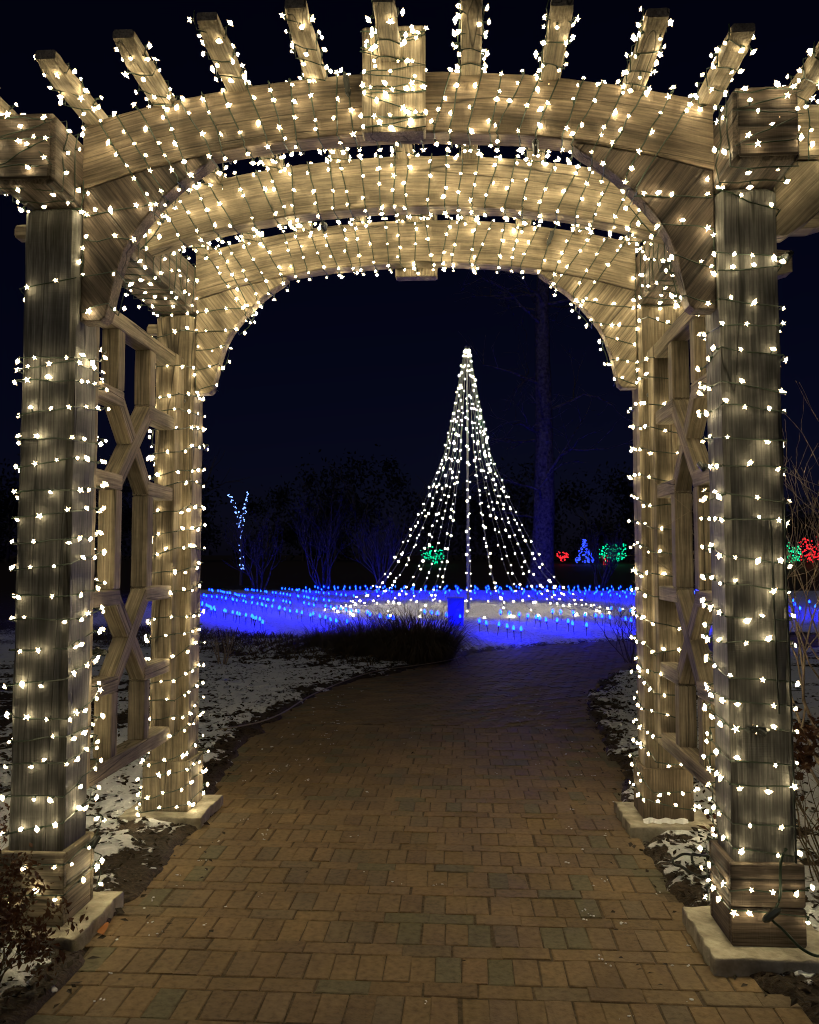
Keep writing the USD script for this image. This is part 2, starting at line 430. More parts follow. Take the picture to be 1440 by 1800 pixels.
def sdist(x, y):
    pts = shapely.points(x, y)
    d = shapely.distance(PATH.exterior, pts)
    return np.where(shapely.contains(PATH, pts), -d, d)


def axis(lo, hi, step, far0, far1, grow=1.22, mid=None):
    a = list(np.arange(lo, hi + 1e-6, step))
    s = step
    while a[-1] < far1:
        s = min(s * grow, 30) if mid is None or a[-1] > mid[0] else min(s * grow, mid[1])
        a.append(a[-1] + s)
    s = step
    while a[0] > far0:
        s = min(s * grow, 30); a.insert(0, a[0] - s)
    return np.array(a)


gx, gy = axis(-3.6, 3.4, 0.034, -420, 420), axis(-1.3, 9.0, 0.036, -60, 620, mid=(40, 0.5))
X, Y = np.meshgrid(gx, gy)
xf, yf = X.ravel(), Y.ravel()
sdv = sdist(xf, yf)
P3 = np.column_stack([xf, yf, np.zeros_like(xf)])
n_edge = meshkit.fbm(P3 * 3.1, 3, 5) - 0.5
rough = meshkit.fbm(P3 * 9.0, 4, 9) - 0.5
big = meshkit.fbm(P3 * 0.7, 3, 21) - 0.5
near = np.clip(1 - (yf - 10) / 6, 0, 1)
k = np.clip((sdv + n_edge * 0.22 + 0.05) / 0.10, 0, 1); k = k * k * (3 - 2 * k)
top = 0.018 + rough * 0.055 * (0.25 + 0.75 * near) + big * 0.05 * np.clip(sdv, 0, 1)
fe = field_edge(xf)
in_field = np.clip((yf - fe - big * 1.2) / 0.5, 0, 1)
soil = np.clip((sdv - 0.05 + n_edge * 0.4) / 0.30, 0, 1)
soil_r = np.clip((sdv - 0.0 + n_edge * 0.35) / 0.24, 0, 1)
soil = np.where(xf > 0, soil_r, soil)
bed = 0.74 + big * 0.55
bed = bed - 0.42 * np.clip((-2.35 - xf + n_edge) / 0.5, 0, 1) * np.clip((7.5 - yf) / 1.5, 0, 1)
dark_bed = np.clip((yf - (fe - 4.4)) / 1.6, 0, 1) * (xf < 1.5)          # dry ground cover before the field
bed = bed - 0.27 * dark_bed
cover = np.where(in_field > 0, in_field * 0.66 + (1 - in_field) * bed * soil, bed * soil)
cover = np.where(soil < 1, np.minimum(cover, 0.08 + 0.62 * soil), cover)
cover = cover * (1 - 0.85 * np.clip((yf - 38) / 2.5, 0, 1)) * (1 - 0.75 * np.clip((-9.5 - xf - 0.35 * np.clip(yf - 24, 0, 20)) / 2, 0, 1))  # snow thinned behind and far left: darker colour stands in for unlit ground
patch = meshkit.fbm(P3 * 5.2, 3, 31) * 0.6 + meshkit.fbm(P3 * 17.0, 3, 33) * 0.4 - 0.5
cover = np.where(in_field > 0.5, cover, cover - 0.03 + patch * 2.3 * near)
sm = np.clip((cover - 0.42) / 0.25, 0, 1); sm = sm * sm * (3 - 2 * sm)
zf = -0.06 * (1 - k) + top * k + terrain(xf, yf) + sm * k * 0.022 * near
ny, nx = X.shape
i, j = np.meshgrid(np.arange(ny - 1), np.arange(nx - 1), indexing='ij')
q = np.stack([i * nx + j, i * nx + j + 1, (i + 1) * nx + j + 1, (i + 1) * nx + j], -1).reshape(-1, 4)
gv, gf, gn = meshkit.arrays((np.column_stack([xf, yf, zf]), q), True)
tag(obj('ground', gv, gf, 'ground_snow', n=gn, attrs={'cover': cover}), kind='structure')


def ground_z(x, y):
    """Height of the ground sheet at a point (nearest grid vertex)."""
    a = np.clip(np.searchsorted(gx, x), 0, len(gx) - 1); b = np.clip(np.searchsorted(gy, y), 0, len(gy) - 1)
    return zf.reshape(ny, nx)[b, a]


# bricks
path_t = thing('brick_path', (0, 0, 0), kind='structure')
bed_poly = PATH.buffer(0.02)
sv, sf = trimesh.creation.triangulate_polygon(bed_poly, engine='earcut')
obj('sand_bed', np.column_stack([sv, np.full(len(sv), -0.0045)]), sf, 'path_sand', path_t)
RB = np.random.default_rng(3)


def paver(cx, cy, lx, ly, ang):
    """One brick with eased top edges: 18 triangles."""
    g = 0.0022
    lx, ly = lx - 2 * g + RB.normal(0, 0.0012), ly - 2 * g + RB.normal(0, 0.0012)
    a = ang + RB.normal(0, 0.009)
    cx, cy = cx + RB.normal(0, 0.0016), cy + RB.normal(0, 0.0016)
    e, zt = 0.0035, RB.normal(0, 0.0011)
    tilt = RB.normal(0, 0.007, 2)
    rings = []
    for dx, zz in ((0, -0.05), (0, zt - e * 0.8), (e, zt)):
        for sx, sy in ((-1, -1), (1, -1), (1, 1), (-1, 1)):
            px, py = sx * (lx / 2 - dx), sy * (ly / 2 - dx)
            if dx or zz > -0.04:
                px += RB.normal(0, 0.0012); py += RB.normal(0, 0.0012)
            rings.append((cx + px * math.cos(a) - py * math.sin(a), cy + px * math.sin(a) + py * math.cos(a), zz + (px * tilt[0] + py * tilt[1] if zz > -0.04 else 0)))
    F = []
    for r in range(2):
        for m in range(4):
            n = (m + 1) % 4
            F += [(r * 4 + m, r * 4 + n, r * 4 + 4 + n), (r * 4 + m, r * 4 + 4 + n, r * 4 + 4 + m)]
    F += [(8, 9, 10), (8, 10, 11)]
    return np.array(rings), np.array(F)


pav = []
BW, BL = 0.0935, 0.187
JOIN = 4.2
y0 = -0.223 - 0.2805 * 10
r = 0
while y0 < JOIN:
    for kind_, hy, ly, lx in (('h', y0 + BL / 2, BL, BW), ('s', y0 + BL + BW / 2, BW, BL)):
        off = RB.uniform(0, lx) if kind_ == 's' else RB.uniform(-0.02, 0.02)
        if kind_ == 's':
            off = RB.choice([0.0, BW])
        for m in range(-16 if kind_ == 's' else -32, 17 if kind_ == 's' else 33):
            pav.append((m * lx + 0.049 + off + RB.normal(0, 0.002), hy, lx, ly, 0.0))
    y0 += 0.2805
# beyond the joint: running bond, turned with the bend
ang = math.radians(33)
ca, sa = math.cos(ang), math.sin(ang)
for a in range(-70, 120):
    for b in range(-60, 140):
        u, w = a * BL + (b % 2) * BL / 2, b * BW
        cx, cy = u * ca - w * sa, 4.0 + u * sa + w * ca
        if cy - abs(sa) * 0.02 > JOIN + 0.06:
            pav.append((cx, cy, BL, BW, ang))
cx_, cy_ = np.array([p[0] for p in pav]), np.array([p[1] for p in pav])
ok = shapely.contains(PATH.buffer(0.06), shapely.points(cx_, cy_)) & (cy_ > -1.9)
pav = [p for p, o in zip(pav, ok) if o]
# those in view, nearest first
def in_view(p):
    d = np.array([p[0], p[1], 0]) - EYE
    zc = d @ fw
    if zc < 0.3:
        return False
    return abs(d @ rt / zc) < 0.52 and abs(d @ up / zc) < 0.645
order = sorted(range(len(pav)), key=lambda q: (not in_view(pav[q]), math.hypot(pav[q][0] - EYE[0], pav[q][1] - EYE[1])))
WEIGHT = [0.24, 0.17, 0.17, 0.10, 0.08, 0.12, 0.12]
rest = [MB() for _ in BRICKS]
for rank, q in enumerate(order):
    v, f = paver(*pav[q])
    t = RB.choice(len(BRICKS), p=WEIGHT)
    if rank < 300:
        obj('brick', v, f, f'paver_{t}', path_t)
    else:
        rest[t].add(v, f)
for t, mb in enumerate(rest):
    mb.build('far_bricks', f'paver_{t}', path_t, kind='stuff')

# fallen leaves on the beds beside the path (stuff)
RL = np.random.default_rng(8)
lm = MB()


def add_leaf(mb, p, size, yaw, pitch, roll, curl, rng):
    L, W = size, size * rng.uniform(0.4, 0.62)
    pts = np.array([(-L / 2, 0, 0), (-L * 0.1, W / 2, curl * L), (L / 2, 0, curl * L * 0.4), (-L * 0.1, -W / 2, curl * L)])
    cy, sy, cp, sp, cr, sr = math.cos(yaw), math.sin(yaw), math.cos(pitch), math.sin(pitch), math.cos(roll), math.sin(roll)
    R = np.array([[cy, -sy, 0], [sy, cy, 0], [0, 0, 1]]) @ np.array([[cp, 0, sp], [0, 1, 0], [-sp, 0, cp]]) @ np.array([[1, 0, 0], [0, cr, -sr], [0, sr, cr]])
    mb.add(pts @ R.T + p, [(0, 1, 2), (0, 2, 3)])


cnt = 0
while cnt < 9000:
    x_, y_ = RL.uniform(-3.6, 3.2), -1.0 + 9.5 * RL.random() ** 1.5
    d_ = float(sdist(np.array([x_]), np.array([y_]))[0])
    if d_ < -0.05 or (d_ > 0.45 and RL.random() < 0.66) or (d_ < 0.0 and RL.random() < 0.8):
        continue
    if any(abs(x_ - s * 1.395) < 0.24 and (-0.12 < y_ < 0.36 or 1.32 < y_ < 1.8) for s in (-1, 1)):
        continue
    z_ = max(float(ground_z(x_, y_)), 0.0 if d_ < 0 else -1) + RL.uniform(0.0, 0.014)
    add_leaf(lm, (x_, y_, z_), RL.uniform(0.018, 0.052), RL.uniform(0, 6.28), RL.normal(0, 0.3), RL.normal(0, 0.35), RL.uniform(-0.1, 0.25), RL)
    cnt += 1
t = lm.build('leaf_litter', 'fallen_leaf')
tag(t, 'brown fallen leaves scattered over the snowy beds beside the path', 'leaves', kind='stuff')
# a few single pale leaves one can point at
for (lx_, ly_, sz, lab) in ((-1.16, 0.10, 0.10, 'orange fallen leaf beside the stone slab of the front left post'),
                            (-1.12, -0.78, 0.085, 'pale tan fallen leaf on the soil at the lower left corner')):
    mb = MB()
    n = 7
    tt = np.linspace(0, 1, n)
    wv = np.sin(tt * np.pi) ** 0.8 * 0.27 * sz + 0.001
    mid = np.column_stack([lx_ + (tt - 0.5) * sz * 0.5, ly_ - (tt - 0.5) * sz * 0.8, ground_z(lx_, ly_) + 0.03 + 0.02 * np.sin(tt * 3)])
    sdv_ = np.array([0.8, 0.5, 0.25]) / np.linalg.norm([0.8, 0.5, 0.25])
    vv = np.vstack([mid + sdv_ * wv[:, None], mid - [0, 0, 0.004], mid - sdv_ * wv[:, None]])
    ff = [(a, a + 1, n + a + 1, n + a) for a in range(n - 1)] + [(n + a, n + a + 1, 2 * n + a + 1, 2 * n + a) for a in range(n - 1)]
    mb.add(vv, ff)
    plain_name = 'orange_leaf'
    if plain_name not in MAT:
        plain(plain_name, (0.42, 0.17, 0.05), 0.6)
    tag(mb.build('fallen_leaf', plain_name, smooth=True), lab, 'leaf')

# ------------------------------------------------------------------ the wooden arbor
W, S, E_, LY = 1.2829, 0.2246, 0.0214, 1.4541         # inner half width, post size, plinth overhang, rear post front
ZP, HP, ZT = 0.061, 0.278, 2.918                       # slab top, plinth height, post top
arb = thing('garden_arbor', (0, LY / 2, 0), 'weathered timber garden arbor of four posts and three arched beams over the brick path', 'arbor')
POSTS = [(-1, 0.0), (1, 0.0), (-1, LY), (1, LY)]
PLAN = {}
for sg, py in POSTS:
    cx, cy = sg * (W + S / 2), py + S / 2
    wood_name = 'grey_wood' if py == 0 else 'weathered_wood'
    p = wobj('post', timber((cx, cy, ZP + 0.004), (cx, cy, ZT), S, S, (1, 0, 0), bevel=0.02, wob=0.0016), wood_name, arb)
    PLAN[(sg, py)] = (cx, cy)
    o, t_ = S / 2 + E_, 0.026
    if py == 0:   # two courses of squared timber round the foot
        h2 = HP / 2 - 0.002
        for c, (z0, z1) in enumerate(((ZP, ZP + h2), (ZP + h2 + 0.004, ZP + HP + (0.02 if sg > 0 else 0)))):
            for q in range(4):
                dx, dy = ((0, -1), (1, 0), (0, 1), (-1, 0))[q]
                ln = 2 * o if dx == 0 else 2 * (o - t_) - 0.004
                a = np.array([cx + dx * (o - t_ / 2), cy + dy * (o - t_ / 2), (z0 + z1) / 2])
                d = np.array([1.0, 0, 0]) if dx == 0 else np.array([0, 1.0, 0])
                wobj('plinth_board', timber(a - d * ln / 2, a + d * ln / 2, z1 - z0, t_, (0, 0, 1), bevel=0.005, wob=0.0012), 'dark_wood' if sg > 0 else 'weathered_wood', p)
    else:         # upright boards
        for q in range(4):
            dx, dy = ((0, -1), (1, 0), (0, 1), (-1, 0))[q]
            ln = 2 * o if dx == 0 else 2 * (o - t_) - 0.004
            a = np.array([cx + dx * (o - t_ / 2), cy + dy * (o - t_ / 2), 0])
            sd_ = (1, 0, 0) if dx == 0 else (0, 1, 0)
            wobj('plinth_board', timber(a + [0, 0, ZP + 0.002], a + [0, 0, ZP + HP], ln, t_, sd_, bevel=0.004, wob=0.001), 'brown_wood' if sg > 0 else 'weathered_wood', p)


def z_top(x):
    return 3.455 - 0.105 * (np.asarray(x) / 1.0) ** 2 + 0.0 * np.asarray(x)


def z_bot(x):
    x = np.abs(np.asarray(x, float))
    return np.interp(x, [0, 0.2, 0.5, 0.8, 1.05, 1.29], [3.202, 3.198, 3.178, 3.136, 3.080, 3.008])


BEAM_Y = [(0.03, 0.135), (0.72, 0.825), (1.475, 1.58)]
for bi, (ya, yb) in enumerate(BEAM_Y):
    xs = np.linspace(-W + 0.004, W - 0.004, 61)
    rings, uvs = [], []
    for n_, x_ in enumerate(xs):
        zt, zb = float(z_top(x_)), float(z_bot(x_))
        q = rect(yb - ya, zt - zb, 0.006) + RT.normal(0, 0.0008, (8, 2))
        rings.append(np.column_stack([np.full(8, x_), (ya + yb) / 2 + q[:, 0], (zt + zb) / 2 + q[:, 1]])); uvs.append(q)
    wobj('arch_beam', loft(rings, uvs, xs), 'weathered_wood' if bi else 'brown_wood', arb)
# keystones: a thick board across the crown
wobj('keystone', timber((0.018, -0.018, 3.158), (0.018, -0.018, 3.59), 0.25, 0.09, (1, 0, 0), bevel=0.008), 'weathered_wood', arb)
wobj('keystone', timber((0.018, 1.627, 3.158), (0.018, 1.627, 3.59), 0.25, 0.09, (1, 0, 0), bevel=0.008), 'weathered_wood', arb)
# side beams over the posts
SBX = 0.235
for sg in (-1, 1):
    cx = sg * (W + S / 2)
    wobj('side_beam', timber((cx, -0.21, ZT + 0.142), (cx, 1.88, ZT + 0.142), SBX, 0.28, (1, 0, 0), bevel=0.014, wob=0.002), 'dark_wood', arb)
    wobj('end_board', timber((cx - SBX / 2 + 0.012, -0.219, ZT + 0.142), (cx + SBX / 2 - 0.012, -0.219, ZT + 0.142), 0.256, 0.016, (0, 0, 1), bevel=0.006, wob=0.002), 'dark_wood', arb)
    # beams running on outwards, with a sloped tail
    for bi, (ya, yb) in enumerate(BEAM_Y):
        if sg < 0 and bi:      # on the left only the front beam runs on
            continue
        x0, x1 = W + S + 0.012, 2.15
        poly = [(x0, 3.04), (1.95, 3.04), (x1, 3.10), (x1, 3.22), (x0, 3.27)]
        poly = [(sg * a, b) for a, b in poly]
        wobj('outer_beam', plate(poly, ya, yb, 0.005, 0), 'weathered_wood', arb)
# curved knee braces
CURVE = [(1.226, 2.452), (1.196, 2.452), (1.176, 2.47), (1.165, 2.515), (1.150, 2.585), (1.134, 2.655), (1.105, 2.745), (1.07, 2.81), (1.03, 2.865), (0.97, 2.935), (0.90, 3.005), (0.83, 3.06), (0.77, 3.098), (0.735, 3.128)]
CX = [c[0] for c in CURVE]; CZ = [c[1] for c in CURVE]
def brace_z(x):
    return np.interp(np.abs(x), CX[::-1], CZ[::-1])
for sg in (-1, 1):
    for yc in (0.0825, 1.5275):
        xs = np.linspace(0.745, W - 0.003, 12)
        poly = [(W - 0.003, 2.452)] + CURVE + [(float(x_), float(z_bot(x_)) - 0.004) for x_ in xs]
        poly = [(sg * a, b) for a, b in poly]
        wobj('knee_brace', plate(poly, yc - 0.042, yc + 0.042, 0.005, 52 * sg), 'dark_wood' if yc < 1 else 'weathered_wood', arb)
        if sg < 0:   # on the left only a short peg shows
            wobj('peg', timber((-(W + S + 0.002), yc, 2.845), (-(W + S + 0.075), yc, 2.845), 0.06, 0.06, (0, 1, 0), bevel=0.012), 'weathered_wood', arb)
            continue
        out = [(W + S + 0.004, 2.74), (W + S + 0.05, 2.74), (W + S + 0.14, 2.80), (W + S + 0.30, 2.945), (W + S + 0.38, 3.036), (W + S + 0.004, 3.036)]
        wobj('outer_brace', plate([(sg * a, b) for a, b in out], yc - 0.042, yc + 0.042, 0.005, 45 * sg), 'weathered_wood', arb)
# rafters
RAFX = [-1.53, -1.235, -0.945, -0.635, -0.31, 0.01, 0.325, 0.645, 0.975, 1.265, 1.56]
RAFZ = []
for x_ in RAFX:
    zb = float(z_top(x_)) - 0.016 if abs(x_) < W else ZT + 0.285
    RAFZ.append(zb)
    w_, h_, ya, yb = 0.078, 0.062, -0.37, 1.95
    # shaped tails: the underside curves up at both ends
    ys = np.concatenate([np.linspace(ya, ya + 0.16, 7), np.linspace(ya + 0.25, yb - 0.25, 16), np.linspace(yb - 0.16, yb, 7)])
    rings, uvs = [], []
    for y_ in ys:
        d_ = min(y_ - ya, yb - y_)
        lift = 0.030 * max(0.0, 1 - d_ / 0.15) ** 2
        q = rect(w_, h_ - lift, 0.005) + RT.normal(0, 0.0012, (8, 2)); q[:, 1] += lift / 2
        rings.append(np.column_stack([x_ + q[:, 0], np.full(8, y_), zb + h_ / 2 + q[:, 1]])); uvs.append(q)
    wobj('rafter', loft(rings, uvs, ys), 'weathered_wood', arb)
# side lattices
YS0, YS1 = S + 0.004, LY - 0.004
B1, B2 = 0.588, 0.982
RZ = {'bottom': 0.525, 'r4': 0.897, 'r3': 1.30, 'r2': 1.843, 'r1': 2.243, 'top': 2.61}
for sg in (-1, 1):
    lat = sub('lattice_panel', arb)
    X_ = sg * (W + 0.094)
    wn = 'weathered_wood'
    def lt(name, a, b, w_, th):
        wobj(name, timber(a, b, th, w_, (1, 0, 0), bevel=0.005, wob=0.0009), wn, lat)
    lt('stile', (X_, YS0 + 0.052, 0.49), (X_, YS0 + 0.052, 2.648), 0.104, 0.098)
    lt('stile', (X_, YS1 - 0.072, 0.49), (X_, YS1 - 0.072, 2.648), 0.144, 0.098)
    for nm in ('bottom', 'top'):
        lt('rail', (X_, YS0 + 0.105, RZ[nm]), (X_, YS1 - 0.146, RZ[nm]), 0.076, 0.092)
    for nm in ('r1', 'r2', 'r3', 'r4'):
        lt('stub_rail', (X_, YS0 + 0.105, RZ[nm]), (X_, B1 + 0.036, RZ[nm]), 0.074, 0.088)
        lt('stub_rail', (X_, B2 - 0.036, RZ[nm]), (X_, YS1 - 0.146, RZ[nm]), 0.074, 0.088)
    for za, zb in (('r1', 'top'), ('r3', 'r2'), ('bottom', 'r4')):
        for b_ in (B1, B2):
            lt('upright_bar', (X_, b_, RZ[za] + 0.038), (X_, b_, RZ[zb] - 0.038), 0.074, 0.085)
    for za, zb in (('r2', 'r1'), ('r4', 'r3')):
        zm = (RZ[za] + RZ[zb]) / 2; ym = (B1 + B2) / 2
        lt('cross_brace', (X_, B1, RZ[za] - 0.01), (X_, B2, RZ[zb] + 0.01), 0.076, 0.081)
        dv = np.array([B2 - B1, RZ[za] - RZ[zb]]); dv /= np.linalg.norm(dv)
        lt('cross_brace', (X_, B1, RZ[zb] + 0.01), (X_, ym - dv[0] * 0.036, zm - dv[1] * 0.036), 0.076, 0.078)
        lt('cross_brace', (X_, ym + dv[0] * 0.036, zm + dv[1] * 0.036), (X_, B2, RZ[za] - 0.01), 0.076, 0.078)
# bolt heads
for sg in (-1, 1):
    for z_ in (2.40,):
        v, f = tube([(sg * (W + 0.05), LY - 0.012, z_), (sg * (W + 0.05), LY, z_)], [0.014, 0.014], 8)
        mb = MB(); mb.add(v, f); c_ = v[:8].mean(0); mb.add(np.vstack([v[:8], c_]), [(a, (a + 1) % 8, 8) for a in range(8)])
        mb.build('bolt_head', 'pole_metal', arb)

# stone slabs under the posts
SLABS = [((-1, 0.0), 'pale stone slab under the front left post, half hidden by the brown shrub'), ((1, 0.0), 'pale stone slab with dark edge under the front right post'),
         ((-1, LY), 'pale stone slab under the rear left post of the arbor'), ((1, LY), 'pale stone slab with snow under the rear right post of the arbor')]
for (sg, py), lab in SLABS:
    x0, x1 = (1.168, 1.63); ya, yb = py - 0.115, py + 0.335
    v = []
    m = 12
    per = []
    for a, b in (((x0, ya), (x1, ya)), ((x1, ya), (x1, yb)), ((x1, yb), (x0, yb)), ((x0, yb), (x0, ya))):
        for t_ in np.linspace(0, 1, m, endpoint=False):
            per.append((a[0] + (b[0] - a[0]) * t_, a[1] + (b[1] - a[1]) * t_))
    per = np.array(per); per += RB.normal(0, 0.0045, per.shape)
    c = per.mean(0)
    n_ = len(per)
    lv = [(0.0, -0.05), (0.0, 0.051), (0.003, ZP - 0.003), (0.008, ZP)]
    V = []
    for ins, zz in lv:
        d = c - per; d /= np.linalg.norm(d, axis=1)[:, None]
        V.append(np.column_stack([per + d * ins, np.full(n_, zz) + RB.normal(0, 0.0015, n_)]))
    V = np.vstack(V + [np.array([[*c, ZP]])])
    F = []
    for r_ in range(3):
        for a in range(n_):
            b = (a + 1) % n_
            F += [(r_ * n_ + a, r_ * n_ + b, (r_ + 1) * n_ + b), (r_ * n_ + a, (r_ + 1) * n_ + b, (r_ + 1) * n_ + a)]
    F += [(3 * n_ + a, 3 * n_ + (a + 1) % n_, 4 * n_) for a in range(n_)]
    V[:, 0] *= sg
    F = np.array(F)
    if sg < 0:
        F = F[:, ::-1]
    v, f, n = meshkit.arrays((V, F), 40)
    t = thing('stone_slab', (sg * 1.4, py + 0.11, 0), lab, 'stone slab')
    obj('slab', v, f, 'limestone', t, n=n)
    if sg > 0 and py > 0:   # a strip of snow left at the foot
        sm = MB()
        nn = 14
        for a in range(nn):
            aa, bb = a / nn, (a + 1) / nn
            xx = lambda q: W - 0.03 + q * 0.24
            hh = lambda q: 0.012 + 0.010 * math.sin(q * 9) ** 2
            yy = py - E_ - 0.004
            w0, w1 = 0.03 + 0.016 * math.sin(a * 1.7), 0.03 + 0.016 * math.sin((a + 1) * 1.7)
            sm.add([(xx(aa), yy - w0, ZP), (xx(bb), yy - w1, ZP), (xx(bb), yy - w1 * 0.3, ZP + hh(bb)), (xx(aa), yy - w0 * 0.3, ZP + hh(aa)), (xx(bb), yy, ZP + hh(bb)), (xx(aa), yy, ZP + hh(aa))],
                   [(0, 1, 2, 3), (3, 2, 4, 5)])
        sm.build('snow_patch', 'snow', t)

# ------------------------------------------------------------------ strings of warm white lights
RS = np.random.default_rng(77)


def glint_bulb(p, d, size, rng):
    """A small lamp with five star arms added to imitate a glint. 20 triangles."""
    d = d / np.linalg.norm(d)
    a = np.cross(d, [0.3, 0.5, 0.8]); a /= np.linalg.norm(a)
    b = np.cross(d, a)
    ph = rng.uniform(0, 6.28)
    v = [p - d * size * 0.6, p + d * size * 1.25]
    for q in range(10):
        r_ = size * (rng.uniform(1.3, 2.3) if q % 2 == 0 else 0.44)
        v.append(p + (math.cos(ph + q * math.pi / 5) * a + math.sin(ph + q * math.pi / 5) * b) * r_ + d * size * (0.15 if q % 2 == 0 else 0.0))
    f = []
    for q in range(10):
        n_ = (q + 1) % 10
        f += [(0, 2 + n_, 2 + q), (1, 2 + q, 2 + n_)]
    return np.array(v), np.array(f), np.array([0.9, 1.0] + [0.0, 0.85] * 5)  # bright core, dim arm tips: a glint put into shape and emission


def string_of_lights(label, pts, nrm, spacing=0.10, size=0.0105, plug_at=(), base=None, sag=0.004, stand=0.004, group='strings of warm white lights on the arbor', skip=None):
    """pts: corner points of the cord; nrm: outward direction at each point."""
    pts, nrm = np.asarray(pts, float), np.asarray(nrm, float)
    t = thing('light_string', pts.mean(0) if base is None else base, label, 'string lights', group)
    # densify
    D, Nn = [], []
    for a in range(len(pts) - 1):
        L = np.linalg.norm(pts[a + 1] - pts[a]); m = max(2, int(L / 0.06))
        for q in range(m):
            u = q / m
            D.append(pts[a] * (1 - u) + pts[a + 1] * u + (RS.normal(0, sag, 3) if 0 < q else 0))
            Nn.append(nrm[a] * (1 - u) + nrm[a + 1] * u)
    D.append(pts[-1]); Nn.append(nrm[-1])
    D, Nn = np.array(D), np.array(Nn)
    Nn /= np.linalg.norm(Nn, axis=1, keepdims=True) + 1e-9
    seg = np.linalg.norm(np.diff(D, axis=0), axis=1); cum = np.concatenate([[0], np.cumsum(seg)])
    cord = MB()
    cord.add(*tube(D, 0.0028, 4))
    s = RS.uniform(0, spacing)
    k_ = 0
    while s < cum[-1] and k_ < 300:
        p = np.array([np.interp(s, cum, D[:, q]) for q in range(3)])
        n_ = np.array([np.interp(s, cum, Nn[:, q]) for q in range(3)]); n_ /= np.linalg.norm(n_) + 1e-9
        s += spacing * RS.uniform(0.55, 1.5)
        if skip is not None and skip(p):
            continue
        d = n_ * 0.8 + RS.normal(0, 0.55, 3); d /= np.linalg.norm(d)
        if d @ n_ < 0.15:
            d = d + n_ * 0.7; d /= np.linalg.norm(d)
        sz = size * RS.uniform(0.58, 1.05)
        pb = p + n_ * stand + d * RS.uniform(0.010, 0.018)
        v, f, hot = glint_bulb(pb, d, sz, RS)
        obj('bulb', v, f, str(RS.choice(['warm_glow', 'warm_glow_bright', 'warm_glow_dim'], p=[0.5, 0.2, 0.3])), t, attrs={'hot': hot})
        cord.add(*tube([p, pb - d * sz * 0.55], [0.0035, 0.0045], 4))
        k_ += 1
    cord.build('cord', 'green_cord', t)
    for s_ in plug_at:
        p = np.array([np.interp(s_ * cum[-1], cum, D[:, q]) for q in range(3)]); n_ = np.array([np.interp(s_ * cum[-1], cum, Nn[:, q]) for q in range(3)])
        i_ = min(len(D) - 2, int(np.searchsorted(cum, s_ * cum[-1]))); tg = D[i_ + 1] - D[i_ - 1]; tg /= np.linalg.norm(tg)
        mb = MB()
        mb.add(*tube([p - tg * 0.045 + n_ * 0.012, p - tg * 0.03 + n_ * 0.014, p + tg * 0.03 + n_ * 0.014, p + tg * 0.045 + n_ * 0.012], [0.006, 0.014, 0.014, 0.006], 6))
        mb.add(*tube([p - tg * 0.02 + n_ * 0.03 + [0, 0, .012], p + tg * 0.025 + n_ * 0.026 - [0, 0, .012]], [0.012, 0.010], 6))
        mb.build('plug', 'black_cord', t)
    return t


def post_string(sg, py, zs, label, plugs=(), spacing=0.105):
    """Wraps round a post and the lattice stile beside it, at the heights zs."""
    cx, cy = PLAN[(sg, py)]
    pts, nrm = [], []
    h = S / 2 + 0.006
    xi, xo = cx - sg * h, cx + sg * h
    st = sg * (W + 0.02), sg * (W + 0.165)
    if py == 0:
        loop = [(xi, cy - h), (xo, cy - h), (xo, cy + h), (st[1], S + 0.115), (st[0], S + 0.115), (xi, cy + h)]
    else:
        loop = [(xi, cy - h), (st[0], LY - 0.155), (st[1], LY - 0.155), (xo, cy - h), (xo, cy + h), (xi, cy + h)]
        loop = [loop[0], loop[1], loop[2], loop[3], loop[4], loop[5]]
    for w_, z0 in enumerate(zs):
        z1 = zs[w_ + 1] if w_ + 1 < len(zs) else z0 - 0.08
        m = len(loop)
        for q in range(m):
            zz = z0 + (z1 - z0) * q / m + RS.normal(0, 0.014)
            if zz < ZP + 0.02:
                zz = ZP + 0.02 + RS.uniform(0, 0.02)
            p = np.array([loop[q][0], loop[q][1]])
            if zz < ZP + HP + 0.03:
                p = np.array([cx, cy]) + (p - [cx, cy]) * 1.0 + np.sign(p - [cx, cy]) * E_
            pts.append((p[0], p[1], zz))
            prev, nxt = np.array(loop[q - 1]), np.array(loop[(q + 1) % m])
            n2 = p - np.array([cx, cy]); n2 = n2 / np.linalg.norm(n2)
            nrm.append((n2[0], n2[1], 0))
    # bulbs: use face normals between corners by densifying corner normals near each corner
    P2, N2 = [], []
    for a in range(len(pts) - 1):
        p, q = np.array(pts[a]), np.array(pts[a + 1])
        d = q - p; fn = np.array([d[1], -d[0], 0]); fn /= np.linalg.norm(fn) + 1e-9
        mid = (p + q) / 2
        if fn[:2] @ (mid[:2] - [cx, cy]) < 0:
            fn = -fn
        P2 += [p + fn * 0.0005, q - d * 0.02]; N2 += [fn, fn]
    return string_of_lights(label, P2, N2, spacing, plug_at=plugs, base=(cx, cy, ZP))


def zlist(z0, z1, pitch):
    z, out = z0, []
    while z > z1:
        out.append(z); z -= pitch * RS.uniform(0.75, 1.3)
    return out


post_string(-1, 0.0, [2.62, 2.30, 2.255, 2.21] + zlist(2.10, 0.16, 0.108), 'warm white light string wound round the front left post', (0.3, 0.62, 0.9))
post_string(1, 0.0, [2.88, 2.66, 2.60] + zlist(2.50, 0.14, 0.108), 'warm white light string wound round the front right post', (0.05, 0.35, 0.72, 0.9))
post_string(-1, LY, [2.82, 2.62] + zlist(2.42, 0.10, 0.112), 'warm white light string wound round the rear left post', (0.2, 0.9))
post_string(1, LY, [2.84, 2.60] + zlist(2.50, 0.10, 0.115), 'warm white light string wound round the rear right post', (0.04, 0.4))


